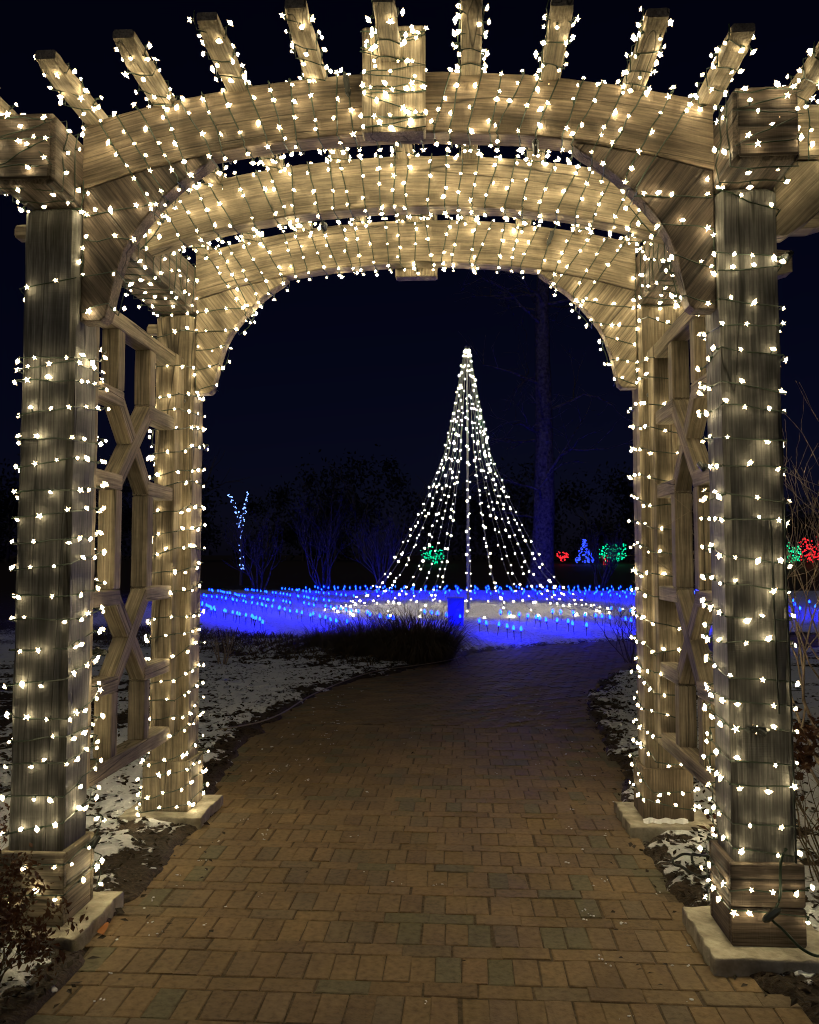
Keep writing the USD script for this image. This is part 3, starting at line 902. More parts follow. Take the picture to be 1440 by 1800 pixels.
def beam_string(ya, yb, pitch, label, braces=True, plugs=()):
    pts, nrm = [], []
    x_ = -1.235
    e = 0.006
    def add(p, n_):
        pts.append(p); nrm.append(n_)
    while x_ < 1.24:
        xt = x_
        lean = -0.85 * xt / 1.25
        ztp = float(z_top(xt)) + e
        # where the slanted cord leaves the bottom edge (of the beam or of the brace)
        xb = xt
        for _ in range(12):
            zb = float(z_bot(xb))
            if braces and 0.735 < abs(xb) < 1.08:
                zb = min(zb, float(brace_z(xb)))
            xb = xt + (ztp - zb) * lean * 0.75
        xb = float(np.clip(xb, -1.25, 1.25))
        zbb = zb - e
        in_b = braces and abs(xb) > 0.735
        j1, j2 = RS.normal(0, 0.012), RS.normal(0, 0.012)
        add((xt + j1, ya - e, ztp), (0, -0.8, 0.6))
        add((xt + j1 + (xb - xt) * 0.08, ya - e, ztp - 0.02), (0, -1, 0))
        add((xb + j2, ya - e, zbb + 0.02), (0, -1, 0.0))
        add((xb + j2, ya - e, zbb), (0, -0.6, -0.8))
        add((xb + j2 + 0.01, yb + e, zbb), (0, 0.5, -0.85))
        add((xb + j2 + 0.015, yb + e, zbb + 0.03), (0, 1, 0))
        x_ += pitch * RS.uniform(0.8, 1.25)
        add((min(x_, 1.24), yb + e, float(z_top(min(x_, 1.24))) + e), (0, 0.6, 0.8))
    return string_of_lights(label, pts, nrm, 0.078, size=0.0098, plug_at=plugs, base=(0, (ya + yb) / 2, 3.2), sag=0.003)


beam_string(*BEAM_Y[0], 0.088, 'warm white light string wrapped round the front arch beam', True, (0.42, 0.75))
beam_string(*BEAM_Y[1], 0.092, 'warm white light string wrapped round the middle arch beam', False, (0.1, 0.3, 0.6))
beam_string(*BEAM_Y[2], 0.092, 'warm white light string wrapped round the rear arch beam', True, (0.2, 0.8))

# cords crossing the front and rear knee braces
for yc, where in ((0.0825, 'front'), (1.5275, 'rear')):
    for sg, side_ in ((-1, 'left'), (1, 'right')):
        pts, nrm = [], []
        zz = [2.93, 2.80, 2.66, 2.52] if yc < 1 else [2.95, 2.84, 2.74, 2.62, 2.50]
        for q, z_ in enumerate(zz):
            xe = float(np.interp(z_, CZ, CX)) - 0.006
            a, b = (sg * 1.272, yc - 0.048, z_ - 0.03 + RS.normal(0, 0.012)), (sg * xe, yc - 0.048, z_ + RS.normal(0, 0.01))
            e2 = (sg * xe, yc + 0.048, z_ - 0.02)
            if q % 2 == 0:
                pts += [a, b, e2]; nrm += [(0, -1, 0), (-sg * 0.7, -0.7, 0), (-sg, 0.3, 0)]
            else:
                pts += [e2, b, a]; nrm += [(-sg, 0.3, 0), (-sg * 0.7, -0.7, 0), (0, -1, 0)]
        string_of_lights(f'warm white light string crossing the curved knee brace of the {where} {side_} post', pts, nrm, 0.085, size=0.0098, base=(sg * 1.1, yc, 2.7))

# keystone string
kp, kn = [], []
for z_ in (3.57, 3.53, 3.46, 3.38, 3.33, 3.27, 3.22, 3.18):
    s_ = RS.normal(0, 0.02)
    kp += [(-0.112, -0.068, z_ + s_), (0.148, -0.068, z_ - s_ - 0.02)]; kn += [(-0.3, -1, 0), (0.3, -1, 0)]
string_of_lights('warm white light string zigzagging over the crown block of the front arch', kp, kn, 0.085, base=(0.02, -0.06, 3.2))

ORD = ['first', 'second', 'third', 'fourth', 'fifth', 'sixth', 'seventh', 'eighth', 'ninth', 'tenth', 'eleventh']
for r_, (x_, zb) in enumerate(zip(RAFX, RAFZ)):
    pts, nrm = [], []
    y_ = -0.35
    hw, e = 0.039, 0.006
    while y_ < 1.55:
        j = RS.normal(0, 0.012, 4)
        lift = 0.030 * max(0.0, 1 - (y_ + 0.37) / 0.15) ** 2
        pts += [(x_ - hw - e, y_ + j[0], zb + 0.068), (x_ - hw - e, y_ + 0.02 + j[1], zb - e + lift), (x_ + hw + e, y_ + 0.05 + j[2], zb - e + lift), (x_ + hw + e, y_ + 0.08 + j[3], zb + 0.068)]
        nrm += [(-1, 0, 0.2), (-0.75, 0, -0.75), (0.75, 0, -0.75), (1, 0, 0.2)]
        y_ += RS.uniform(0.085, 0.13)
    lab = 'warm white light string wound round the middle rafter above the crown block' if r_ == 5 else \
        (f'warm white light string wound round the {ORD[r_]} rafter from the left' if r_ < 5 else f'warm white light string wound round the {ORD[10 - r_]} rafter from the right')
    string_of_lights(lab, pts, nrm, 0.058, size=0.0095, base=(x_, 0.5, zb))

for sg, side_ in ((-1, 'left'), (1, 'right')):
    cx = sg * (W + S / 2); pts, nrm = [], []
    hw = SBX / 2 + 0.006; z0, z1 = ZT - 0.004, ZT + 0.288
    # across the end grain first, then along
    for z_ in (z1 - 0.03, z1 - 0.11, z1 - 0.22):
        s_ = RS.normal(0, 0.012)
        pts += [(cx - hw, -0.234, z_ + s_), (cx + hw, -0.234, z_ - 0.02 - s_)]; nrm += [(0, -1, 0), (0, -1, 0)]
    y_ = -0.18
    while y_ < 1.85:
        j = RS.normal(0, 0.015, 4)
        pts += [(cx - hw, y_ + j[0], z1), (cx - hw, y_ + j[1], z0), (cx + hw, y_ + 0.03 + j[2], z0), (cx + hw, y_ + 0.05 + j[3], z1)]
        nrm += [(-1, 0, 0.2), (-0.7, 0, -0.7), (0.7, 0, -0.7), (1, 0, 0.2)]
        y_ += RS.uniform(0.075, 0.12)
    string_of_lights(f'warm white light string wrapped round the {side_} side beam and its cut end', pts, nrm, 0.105, size=0.0098, base=(cx, 0.8, ZT))
    # the wing beam outside
    pts, nrm = [], []
    x_ = W + S + 0.05
    while x_ < 1.95:
        pts += [(sg * x_, 0.024, 3.265), (sg * x_, 0.024, 3.034), (sg * (x_ + 0.02), 0.141, 3.034), (sg * (x_ + 0.05), 0.141, 3.265)]
        nrm += [(0, -1, 0.2), (0, -0.7, -0.7), (0, 0.7, -0.7), (0, 1, 0.2)]
        x_ += RS.uniform(0.08, 0.11)
    string_of_lights(f'warm white light string on the outer beam stub beyond the front {side_} post', pts, nrm, 0.09, size=0.0098, base=(sg * 1.8, 0.08, 3.0))

# ------------------------------------------------------------------ cords on the ground
def ground_cord(name, label, pts, r_, material, smooth_n=8, cat='cable'):
    pts = np.asarray(pts, float)
    from scipy.interpolate import CubicSpline
    u = np.concatenate([[0], np.cumsum(np.linalg.norm(np.diff(pts, axis=0), axis=1))])
    cs = CubicSpline(u, pts)
    q = cs(np.linspace(0, u[-1], len(pts) * smooth_n))
    mb = MB(); mb.add(*tube(q, r_, 6))
    return tag(mb.build(name, material, smooth=True), label, cat)


gz = lambda x_, y_, h=0.012: (x_, y_, max(float(ground_z(x_, y_)), -0.004) + h)
coil = []
for a in np.linspace(0, 4.2 * math.pi, 34):
    rr = 0.13 - 0.004 * a
    coil.append(gz(1.36 + rr * 1.1 * math.cos(a) + 0.01 * a, 0.80 + rr * math.sin(a) + 0.012 * math.sin(2.3 * a), 0.022 + 0.006 * (a % 3)))
coil = [gz(1.50, 1.25), gz(1.55, 1.05, 0.02)] + coil + [gz(1.45, 0.55, 0.02), gz(1.42, 0.38, 0.02)]
ground_cord('extension_cord', 'dark extension cord coiled on the snow between the right posts', coil, 0.006, 'black_cord')
ground_cord('extension_cord', 'dark extension cord hanging down the plinth of the front right post', [(1.46, -0.034, 0.42), (1.435, -0.034, 0.30), (1.405, -0.05, 0.205), (1.39, -0.055, 0.185),
            (1.42, -0.06, 0.15), (1.47, -0.085, 0.10), (1.52, -0.10, 0.074), (1.60, -0.08, 0.07), (1.72, 0.02, 0.05), (1.86, 0.16, 0.04)], 0.0055, 'green_cord')
mb = MB()
mb.add(*tube([(1.365, -0.05, 0.165), (1.375, -0.052, 0.175), (1.41, -0.055, 0.205), (1.425, -0.055, 0.212)], [0.007, 0.014, 0.014, 0.006], 6))
tag(mb.build('cord_plug', 'black_cord', smooth=40), 'dark plug resting against the plinth of the front right post', 'plug')
ground_cord('edging_cable', 'thin pale cable running along the left edge of the brick path', [gz(-1.75, 3.6, 0.03), gz(-1.42, 4.5, 0.05), gz(-1.36, 5.3, 0.05), gz(-1.20, 6.3, 0.05), gz(-0.82, 7.4, 0.05), gz(-0.42, 8.1, 0.05), gz(0.05, 8.75, 0.05), gz(0.25, 9.3, 0.05)], 0.006, 'pale_cord')
# vertical black drop cords on the right front post
for lab, r_, pp in (('thin black cord hanging down the middle of the front right post', 0.004, [(1.445, -0.010, 1.62), (1.447, -0.012, 1.3), (1.452, -0.010, 1.0), (1.455, -0.012, 0.9)]),
                    ('thin black cord hanging down the right edge of the front right post', 0.0045, [(1.497, -0.010, 1.7), (1.492, -0.014, 1.45), (1.497, -0.012, 1.1), (1.50, -0.010, 0.7), (1.50, -0.012, 0.36)])):
    mb = MB(); mb.add(*tube(pp, r_, 5))
    tag(mb.build('drop_cord', 'black_cord', smooth=True), lab, 'cable')

# ------------------------------------------------------------------ plants
def branching(mb, p, d, L, r_, depth, rng, spread=0.5, sides=5, tips=None, upward=0.15, seg=4, kids=(2, 3), shrink=(0.62, 0.82)):
    pts = [np.array(p, float)]
    d = np.array(d, float)
    for _ in range(seg):
        d = d + rng.normal(0, 0.13, 3) + [0, 0, upward * 0.25]
        d /= np.linalg.norm(d)
        pts.append(pts[-1] + d * L / seg)
    r1 = r_ * 0.62
    mb.add(*tube(pts, np.linspace(r_, r1, len(pts)), sides))
    if depth == 0:
        if tips is not None:
            tips.extend(pts[1:])
        return
    for c in range(rng.integers(kids[0], kids[1] + 1)):
        at = pts[-1] if c == 0 else pts[rng.integers(max(1, seg // 2), seg + 1)]
        dd = d + rng.normal(0, spread, 3) + [0, 0, upward]
        dd /= np.linalg.norm(dd)
        branching(mb, at, dd, L * rng.uniform(*shrink), r1 * 0.85, depth - 1, rng, spread, max(3, sides - 1), tips, upward, seg, kids, shrink)


def shrub(name, label, cat, base, h, stems, depth, seed, material, spread=0.45, r0=0.012, lean=0.4, group=None, up_=0.2, leaves=None, base_r=0.06):
    rng = np.random.default_rng(seed)
    t = thing(name, base, label, cat, group)
    mb, tips = MB(), []
    for s_ in range(stems):
        a = rng.uniform(0, 6.28)
        d = np.array([math.cos(a) * lean * rng.uniform(0.3, 1.2), math.sin(a) * lean * rng.uniform(0.3, 1.2), 1.0])
        p = np.array(base, float) + [math.cos(a) * base_r * rng.random(), math.sin(a) * base_r * rng.random(), -0.02]
        branching(mb, p, d / np.linalg.norm(d), h * rng.uniform(0.32, 0.45), r0 * rng.uniform(0.7, 1.2), depth, rng, spread, 5, tips, up_)
    mb.build('branches', material, t, smooth=True)
    if leaves:
        lb = MB()
        for _ in range(leaves[0]):
            p = np.array(tips[rng.integers(len(tips))]) + rng.normal(0, 0.018, 3)
            add_leaf(lb, p, rng.uniform(*leaves[1]), rng.uniform(0, 6.28), rng.uniform(-1.2, 1.2), rng.uniform(-1.2, 1.2), rng.uniform(-0.1, 0.3), rng)
        lb.build('foliage', leaves[2], t, kind='stuff')
    return t


shrub('brown_shrub', 'low brown-leaved shrub in front of the left post at the lower left corner', 'shrub', (-1.42, -0.42, 0.0), 0.42, 22, 3, 31, 'twig', 0.55, 0.004, 0.75, leaves=(3600, (0.014, 0.034), 'shrub_leaf'), base_r=0.2)
shrub('brown_shrub', 'dark twiggy shrub with brown leaves left of the front left post', 'shrub', (-1.78, -0.15, 0.0), 0.5, 14, 3, 32, 'twig', 0.5, 0.004, 0.6, leaves=(1600, (0.014, 0.034), 'shrub_leaf'), base_r=0.2)
shrub('brown_shrub', 'lowest brown shrub with snowy twigs at the bottom left picture edge', 'shrub', (-1.50, -0.85, 0.0), 0.30, 18, 3, 37, 'twig', 0.55, 0.004, 0.8, leaves=(1800, (0.014, 0.032), 'shrub_leaf'), base_r=0.2)
shrub('brown_shrub', 'brown-leaved shrub outside the front right post at the right picture edge', 'shrub', (1.98, 0.62, 0.0), 0.85, 14, 3, 33, 'twig', 0.5, 0.005, 0.6, leaves=(900, (0.03, 0.065), 'shrub_leaf'), base_r=0.18)
shrub('bare_shrub', 'tall bare shrub with arching twigs right of the front right post', 'shrub', (2.5, 1.5, 0.0), 2.4, 11, 4, 34, 'pale_twig', 0.42, 0.013, 0.55, base_r=0.15)
shrub('bare_shrub', 'bare dark shrub beside the path bend before the rear right post', 'shrub', (2.75, 9.0, 0.0), 1.2, 12, 3, 35, 'twig', 0.4, 0.010, 0.6, base_r=0.2)
shrub('dry_stems', 'broken dry stems standing in the snowy bed beyond the rear left post', 'dry stems', (-3.1, 8.3, 0.0), 0.75, 8, 1, 36, 'pale_twig', 0.3, 0.012, 0.5, base_r=0.1)


def grass_clump(label, base, r0, blade, count, seed):
    rng = np.random.default_rng(seed)
    t = thing('grass_clump', base, label, 'grass clump')
    mb = MB()
    for _ in range(count):
        a = rng.uniform(0, 6.28); rr = r0 * math.sqrt(rng.random())
        p = np.array(base) + [math.cos(a) * rr, math.sin(a) * rr, 0]
        a2 = a + rng.normal(0, 0.7)
        out = np.array([math.cos(a2), math.sin(a2), 0])
        L = blade * rng.uniform(0.55, 1.1); tilt = rng.uniform(0.1, 0.75)
        d = out * math.sin(tilt) + np.array([0, 0, math.cos(tilt)])
        wv = np.array([-out[1], out[0], 0]); w_ = rng.uniform(0.004, 0.008)
        pts = [p]
        n_ = 5
        droop = rng.uniform(0.3, 0.85)
        for q in range(n_):
            d = d + np.array([0, 0, -1]) * droop * (q + 0.6) / n_ + out * 0.05; d /= np.linalg.norm(d)
            nx_ = pts[-1] + d * L / n_
            nx_[2] = max(nx_[2], 0.02)
            pts.append(nx_)
        pts = np.array(pts)
        ww = np.linspace(1, 0.2, n_ + 1)[:, None] * w_
        mb.add(np.vstack([pts + wv * ww, pts - wv * ww]), [(q, q + 1, n_ + 1 + q + 1, n_ + 1 + q) for q in range(n_)])
    mb.build('blades', 'dry_grass', t, kind='stuff')


grass_clump('largest dormant ornamental grass clump at the left edge of the path bend', (-0.42, 9.1, 0.0), 0.55, 1.0, 3200, 41)
grass_clump('dormant grass clump just left of the largest one', (-1.25, 9.7, 0.0), 0.42, 0.80, 1500, 42)
grass_clump('low leftmost grass clump at the edge of the blue snow field', (-2.0, 10.9, 0.0), 0.40, 0.55, 900, 43)
# dry ground cover before the field
rng = np.random.default_rng(44)
mb = MB()
for _ in range(5200):
    x_ = rng.uniform(-7.5, -0.9); y_ = field_edge(x_) - 0.15 - 3.4 * rng.random() ** 1.4
    if y_ < 7.2 or sdist(np.array([x_]), np.array([y_]))[0] < 0.25:
        continue
    a = rng.uniform(0, 6.28); L = rng.uniform(0.06, 0.22)
    d = np.array([math.cos(a) * 0.7, math.sin(a) * 0.7, rng.uniform(0.35, 1.0)]); wv = np.array([-math.sin(a), math.cos(a), 0]) * rng.uniform(0.004, 0.010)
    p = np.array([x_, y_, ground_z(x_, y_)])
    mb.add([p - wv, p + wv, p + d * L * 0.6 + wv * 0.7, p + d * L * 0.6 - wv * 0.7, p + d * L - [0, 0, L * 0.15]], [(0, 1, 2), (0, 2, 3), (3, 2, 4)])
tag(mb.build('ground_cover', 'dry_grass'), 'low dry ground cover along the near edge of the blue field', 'ground cover', kind='stuff')

rng = np.random.default_rng(48)
mb = MB()
ico = trimesh.creation.icosphere(0, 1.0)
for _ in range(230):
    x_, y_ = rng.uniform(-1.4, 1.4), rng.uniform(-0.9, 7.0)
    if rng.random() < 0.9:
        x_ = math.copysign(rng.uniform(0.75, 1.35), x_)
    if sdist(np.array([x_]), np.array([y_]))[0] > -0.03:
        continue
    for _ in range(rng.integers(1, 4)):
        r_ = rng.uniform(0.0015, 0.0045)
        mb.add(np.array(ico.vertices) * [r_ * rng.uniform(0.8, 2.2), r_ * rng.uniform(0.8, 2.0), r_ * 0.6] + [x_ + rng.normal(0, 0.012), y_ + rng.normal(0, 0.012), 0.003], np.array(ico.faces))
tag(mb.build('snow_crumbs', 'snow'), 'small crumbs of snow lying on the brick path', 'snow', kind='stuff')
mb = MB()
for _ in range(160):
    x_, y_ = rng.uniform(-1.3, 1.3), rng.uniform(-0.9, 6.0)
    if rng.random() < 0.8:
        x_ = math.copysign(rng.uniform(0.85, 1.3), x_)
    if sdist(np.array([x_]), np.array([y_]))[0] > -0.02:
        continue
    add_leaf(mb, (x_, y_, 0.008), rng.uniform(0.012, 0.035), rng.uniform(0, 6.28), rng.normal(0, 0.2), rng.normal(0, 0.2), 0.1, rng)
tag(mb.build('leaf_bits', 'fallen_leaf'), 'bits of dry leaf blown onto the edges of the brick path', 'leaf bits', kind='stuff')

# ------------------------------------------------------------------ blue stake lights in the snow field
RF = np.random.default_rng(55)


def along(pts, step):
    pts = np.array(pts, float)
    u = np.concatenate([[0], np.cumsum(np.linalg.norm(np.diff(pts, axis=0), axis=1))])
    n_ = int(u[-1] / step)
    s_ = np.linspace(0, u[-1], n_ + 1)
    return [(np.interp(q, u, pts[:, 0]), np.interp(q, u, pts[:, 1])) for q in s_]


ROWS = [([(-12, 29.5), (-7.1, 20.0), (-6.2, 18.0), (-5.3, 16.6), (-4.3, 14.7), (-3.8, 13.6)], 0.42),
        ([(-12, 31), (-8.8, 26), (-8.0, 25.0), (-6.8, 22.6), (-5.8, 21.0), (-5.1, 19.6), (-4.2, 17.8), (-3.2, 15.8), (-2.0, 13.4)], 0.50),
        ([(-11, 33), (-7.7, 26.4), (-6.0, 23.4), (-5.0, 21.8), (-4.0, 20.4), (-3.4, 19.4), (-2.6, 17.7), (-1.9, 16.2), (-1.2, 14.6)], 0.52),
        ([(-9.5, 33.6), (-7.0, 28.8), (-6.0, 27.0), (-5.2, 25.4), (-4.7, 24.0), (-4.0, 22.8)], 0.52),
        ([(-8, 34.5), (-5.5, 29.6), (-4.5, 28.0), (-3.7, 26.8)], 0.52),
        ([(0.6, 13.8), (0.9, 13.2), (1.2, 12.3), (1.45, 11.3)], 0.42),
        ([(-0.6, 16.9), (-0.1, 16.0), (0.3, 15.3)], 0.36),
        ([(1.2, 17.0), (1.7, 16.0), (2.1, 14.8), (2.4, 13.8), (2.65, 13.0)], 0.40),
        ([(2.5, 17.5), (3.0, 16.8), (3.4, 15.8), (3.9, 14.4), (4.15, 13.6)], 0.42),
        ([(4.2, 18.8), (4.7, 17.4), (5.2, 15.8), (5.6, 14.4)], 0.45)]
SPOTS = []
ROWN = ['leftmost row', 'second row from the left', 'third row from the left', 'fourth row from the left', 'fifth row from the left',
        'first row right of the box', 'short row left of the box', 'second row right of the box', 'third row right of the box', 'fourth row right of the box']
NTH = ['nearest', 'second', 'third', 'fourth', 'fifth', 'sixth', 'seventh', 'eighth', 'ninth', 'tenth']
def nth(n_):
    return NTH[n_] if n_ < 10 else f'{n_ + 1}th'
for (pts, st), rn in zip(ROWS, ROWN):
    for n_, q in enumerate(along(pts, st)[::-1]):
        SPOTS.append((q[0], q[1], f'blue stake lamp, {nth(n_)} from the near end of the {rn}'.replace('nearest from the near end', 'at the near end')))
for rr, st, rn in ((38.0, 0.5, 'the farthest'), (36.0, 0.5, 'the second farthest'), (34.2, 0.5, 'the third farthest'), (32.5, 0.52, 'the fourth farthest'), (30.8, 0.55, 'the fifth farthest'), (29.2, 0.6, 'the sixth farthest')):
    for x_ in np.arange(-7.0, 11.5, st):
        y_ = rr - 0.35 * abs(x_ - 1.5) * 0.3
        if math.hypot(x_ - 0.45, y_ - 22.3) > 5.2 and not (x_ < -3.5 and y_ < 33):
            SPOTS.append((x_, y_, f'glowing blue stake lamp in {rn} row behind the white light cone'))
for x0, rn in ((5.4, 'first'), (6.7, 'second'), (8.0, 'third'), (9.3, 'fourth')):
    SPOTS += [(q[0], q[1], f'glowing blue stake lamp in the {rn} row out right of the white light cone') for q in along([(x0, 29.0), (x0 + 1.6, 22.0), (x0 + 2.8, 17.5)], 0.72)]
SPOTS = [(x_ + RF.normal(0, 0.04), y_ + RF.normal(0, 0.06), l_) for x_, y_, l_ in SPOTS]
SPOTS = [s_ for s_ in SPOTS if s_[1] > field_edge(s_[0]) - 0.5 and sdist(np.array([s_[0]]), np.array([s_[1]]))[0] > 0.05]
SPOTS.sort(key=lambda s_: math.hypot(s_[0] - EYE[0], s_[1] - EYE[1]))


def stake_mesh():
    v, q = tube([(0, 0, -0.05), (0, 0, 0.16)], [0.004, 0.008], 5)
    return v, q


def c9(r_=0.029, h=0.095, z0=0.185):
    prof = [(0.0, z0), (r_ * 0.7, z0 + 0.006), (r_, z0 + h * 0.3), (r_ * 0.78, z0 + h * 0.62), (r_ * 0.34, z0 + h * 0.9), (0.0, z0 + h)]
    n_ = 7
    v = [(rr * math.cos(2 * math.pi * a / n_), rr * math.sin(2 * math.pi * a / n_), zz) for rr, zz in prof for a in range(n_)]
    f = [(r2 * n_ + a, r2 * n_ + (a + 1) % n_, (r2 + 1) * n_ + (a + 1) % n_, (r2 + 1) * n_ + a) for r2 in range(len(prof) - 1) for a in range(n_)]
    return np.array(v), np.array(f)


first = None
rest_b, rest_s = MB(), MB()
for s_, (x_, y_, SL) in enumerate(SPOTS):
    z_ = float(ground_z(x_, y_))
    if s_ == 0:
        first = thing('stake_light', (0, 0, 0), SL, 'stake light', 'blue stake lights in the snow field')
        mb = MB(); mb.add(*stake_mesh()); mb.add(*tube([(0, 0, 0.155), (0, 0, 0.195)], [0.013, 0.015], 6)); mb.build('stake', 'stake_plastic', first, smooth=True)
        mb = MB(); mb.add(*c9()); mb.build('bulb', 'blue_glow', first, smooth=True)
        UsdGeom.Xformable(first.prim).GetOrderedXformOps()[0].Set(Gf.Vec3d(x_, y_, z_))
    elif s_ < 300:
        x = UsdGeom.Xform.Define(stage, free('/World', 'stake_light'))
        x.GetPrim().GetReferences().AddInternalReference(first.prim.GetPath())
        ops = x.GetOrderedXformOps()
        ops[0].Set(Gf.Vec3d(x_, y_, z_))
        x.AddRotateXYZOp().Set(Gf.Vec3f(float(RF.normal(0, 5)), float(RF.normal(0, 6)), float(RF.uniform(0, 360))))
        x.GetPrim().SetInstanceable(True)
        tag(x.GetPrim(), SL, 'stake light', 'blue stake lights in the snow field')
    else:
        v, f = c9(); rest_b.add(v + [x_, y_, z_], f)
        v, f = stake_mesh(); rest_s.add(v + [x_, y_, z_], f)
print('stake lights', len(SPOTS))
if rest_b.n:
    t = thing('far_stake_lights', (0, 33, 0), 'far rows of glowing blue stake lamps behind the tree of white lights', 'stake lights', kind='stuff')
    rest_s.build('stakes', 'stake_plastic', t, kind='stuff'); rest_b.build('bulbs', 'blue_glow', t, kind='stuff')

# ------------------------------------------------------------------ the cone of white light strands on a pole
TX, TY, TH = 0.47, 22.3, 8.18
lt_ = thing('light_tree', (TX, TY, 0), 'tall cone of white light strands hung from a metal pole in the blue field', 'light tree')
mb = MB(); mb.add(*tube([(TX, TY, -0.05), (TX, TY, 2.6), (TX, TY, 2.62), (TX, TY, TH)], [0.045, 0.042, 0.035, 0.03], 10)); mb.build('pole', 'pole_metal', lt_, smooth=50)
mb = MB(); mb.add(*tube([(TX, TY, TH - 0.02), (TX, TY, TH + 0.05), (TX, TY, TH + 0.06)], [0.09, 0.09, 0.02], 10)); mb.build('top_ring', 'pole_metal', lt_, smooth=50)
RW = np.random.default_rng(66)
PROF_H = np.array([0, 94, 194, 294, 394, 429, 452, 466]) / 466.0
PROF_R = np.array([4, 21, 42, 84, 137, 168, 205, 242]) / 242.0
NS = 22
sph = trimesh.creation.icosphere(1, 1.0)
rest_w = MB()
nb_ = 0
strand_order = sorted(range(NS), key=lambda s_: math.sin(2 * math.pi * s_ / NS + 0.1))   # nearest first
for s_ in strand_order:
    a = 2 * math.pi * s_ / NS + 0.1 + RW.normal(0, 0.05)
    R_ = 4.1 * RW.uniform(0.93, 1.05)
    u = np.linspace(0, 1, 40)
    hh = np.interp(u, np.linspace(0, 1, 8), PROF_H); rr = np.interp(hh, PROF_H, PROF_R) * R_
    pts = np.column_stack([TX + rr * np.cos(a), TY + rr * np.sin(a), (TH - 0.03) * (1 - hh) + 0.03])
    st = sub('strand', lt_)
    mb = MB(); mb.add(*tube(pts, 0.006, 4)); mb.build('cord', 'thin_cord', st)
    cum = np.concatenate([[0], np.cumsum(np.linalg.norm(np.diff(pts, axis=0), axis=1))])
    q = RW.uniform(0.05, 0.3)
    while q < cum[-1]:
        p = np.array([np.interp(q, cum, pts[:, c]) for c in range(3)]) + RW.normal(0, 0.02, 3)
        sz = RW.choice([0.020, 0.027, 0.037], p=[0.4, 0.4, 0.2])
        p[2] = max(p[2], sz)
        v, f = np.array(sph.vertices) * sz + p, np.array(sph.faces)
        if nb_ < 300:
            obj('bulb', v, f, 'white_glow', st)
        else:
            rest_w.add(v, f)
        nb_ += 1
        q += RW.uniform(0.18, 0.56) * (2.0 if q < 1.6 else 1.15)
# the lower ends of the strands lie on the snow in a ring
for a in np.arange(0, 2 * math.pi, 0.2):
    R_ = 4.3 + RW.normal(0, 0.2)
    rest_w.add(np.array(sph.vertices) * RW.uniform(0.02, 0.04) + [TX + R_ * math.cos(a), TY + R_ * math.sin(a), 0.05], np.array(sph.faces))
rest_w.build('far_bulbs', 'white_glow', lt_, kind='stuff')
print('tree bulbs', nb_)

# blue box in front of the pole
bt = thing('equipment_box', (0.12, 15.6, 0), 'blue upright box standing in the snow before the pole', 'box')
def boxm(x0, x1, ya, yb, z0, z1, b=0.01, taper=0.0):
    m = trimesh.creation.box([x1 - x0 - 2 * b, yb - ya - 2 * b, z1 - z0 - 2 * b])
    pts = np.vstack([m.vertices + d for d in np.array([(sx * b, 0, 0) for sx in (-1, 1)] + [(0, sy * b, 0) for sy in (-1, 1)] + [(0, 0, sz * b) for sz in (-1, 1)])])
    pts[:, :2] *= (1 + taper * (pts[:, 2:] / (z1 - z0)))
    h = trimesh.convex.convex_hull(pts)
    return np.array(h.vertices) + [(x0 + x1) / 2, (ya + yb) / 2, (z0 + z1) / 2], np.array(h.faces)
BXC = 0.14
v, f = boxm(BXC - 0.18, BXC + 0.18, 15.42, 15.76, 0.0, 0.62, 0.012, 0.10); mb = MB(); mb.add(v, f); mb.build('body', 'blue_paint', bt)
v, f = boxm(BXC - 0.20, BXC + 0.20, 15.40, 15.78, 0.622, 0.66, 0.008); mb = MB(); mb.add(v, f); mb.build('lid', 'blue_paint', bt)

# ------------------------------------------------------------------ background: blue-lit shrubs, big trunk, lit plants, dark woods
for s_, (x_, y_, h, lab) in enumerate(((-9.7, 36.5, 3.6, 'bare vase-shaped shrub lit blue, left of the row behind the field'), (-6.6, 37.5, 4.4, 'tallest bare vase-shaped shrub lit blue behind the left field rows'),
                                       (-3.9, 38.5, 3.8, 'bare shrub lit blue between the tallest one and the white light cone'), (7.6, 41, 3.2, 'faint bare shrub right of the great trunk'))):
    shrub('bare_shrub', lab, 'shrub', (x_, y_, 0.0), h, 9, 4, 90 + s_, 'big_bark', 0.36, 0.055, 0.5, up_=0.3, base_r=0.3)
# great trunk
rng = np.random.default_rng(101)
tt = thing('great_tree', (4.5, 41.0, 0), 'great bare tree trunk lit faint blue behind the white light cone', 'tree')
zz = np.linspace(-0.1, 17, 26)
mb = MB()
pts = np.column_stack([4.5 + 0.10 * np.sin(zz * 0.3) + zz * 0.02, 41.0 + 0.05 * np.cos(zz * 0.5), zz])
v, f = tube(pts, 0.62 * (1 - zz / 34) + 0.25 * np.exp(-np.clip(zz, 0, None) * 1.4), 18)
v += (meshkit.fbm(v * [3, 3, 0.8], 3, 4)[:, None] - 0.5) * [0.18, 0.18, 0]
mb.add(v, f)
mb.build('trunk', 'big_bark', tt, smooth=True)
mb = MB()
for _ in range(16):
    z_ = rng.uniform(3.5, 16.5); a = rng.uniform(0, 6.28)
    branching(mb, (4.5 + z_ * 0.02, 41.0, z_), (math.cos(a), math.sin(a), 0.25), rng.uniform(1.6, 3.0), 0.09, 3, rng, 0.5, 5, None, 0.0)
mb.build('limbs', 'big_bark', tt, smooth=True)


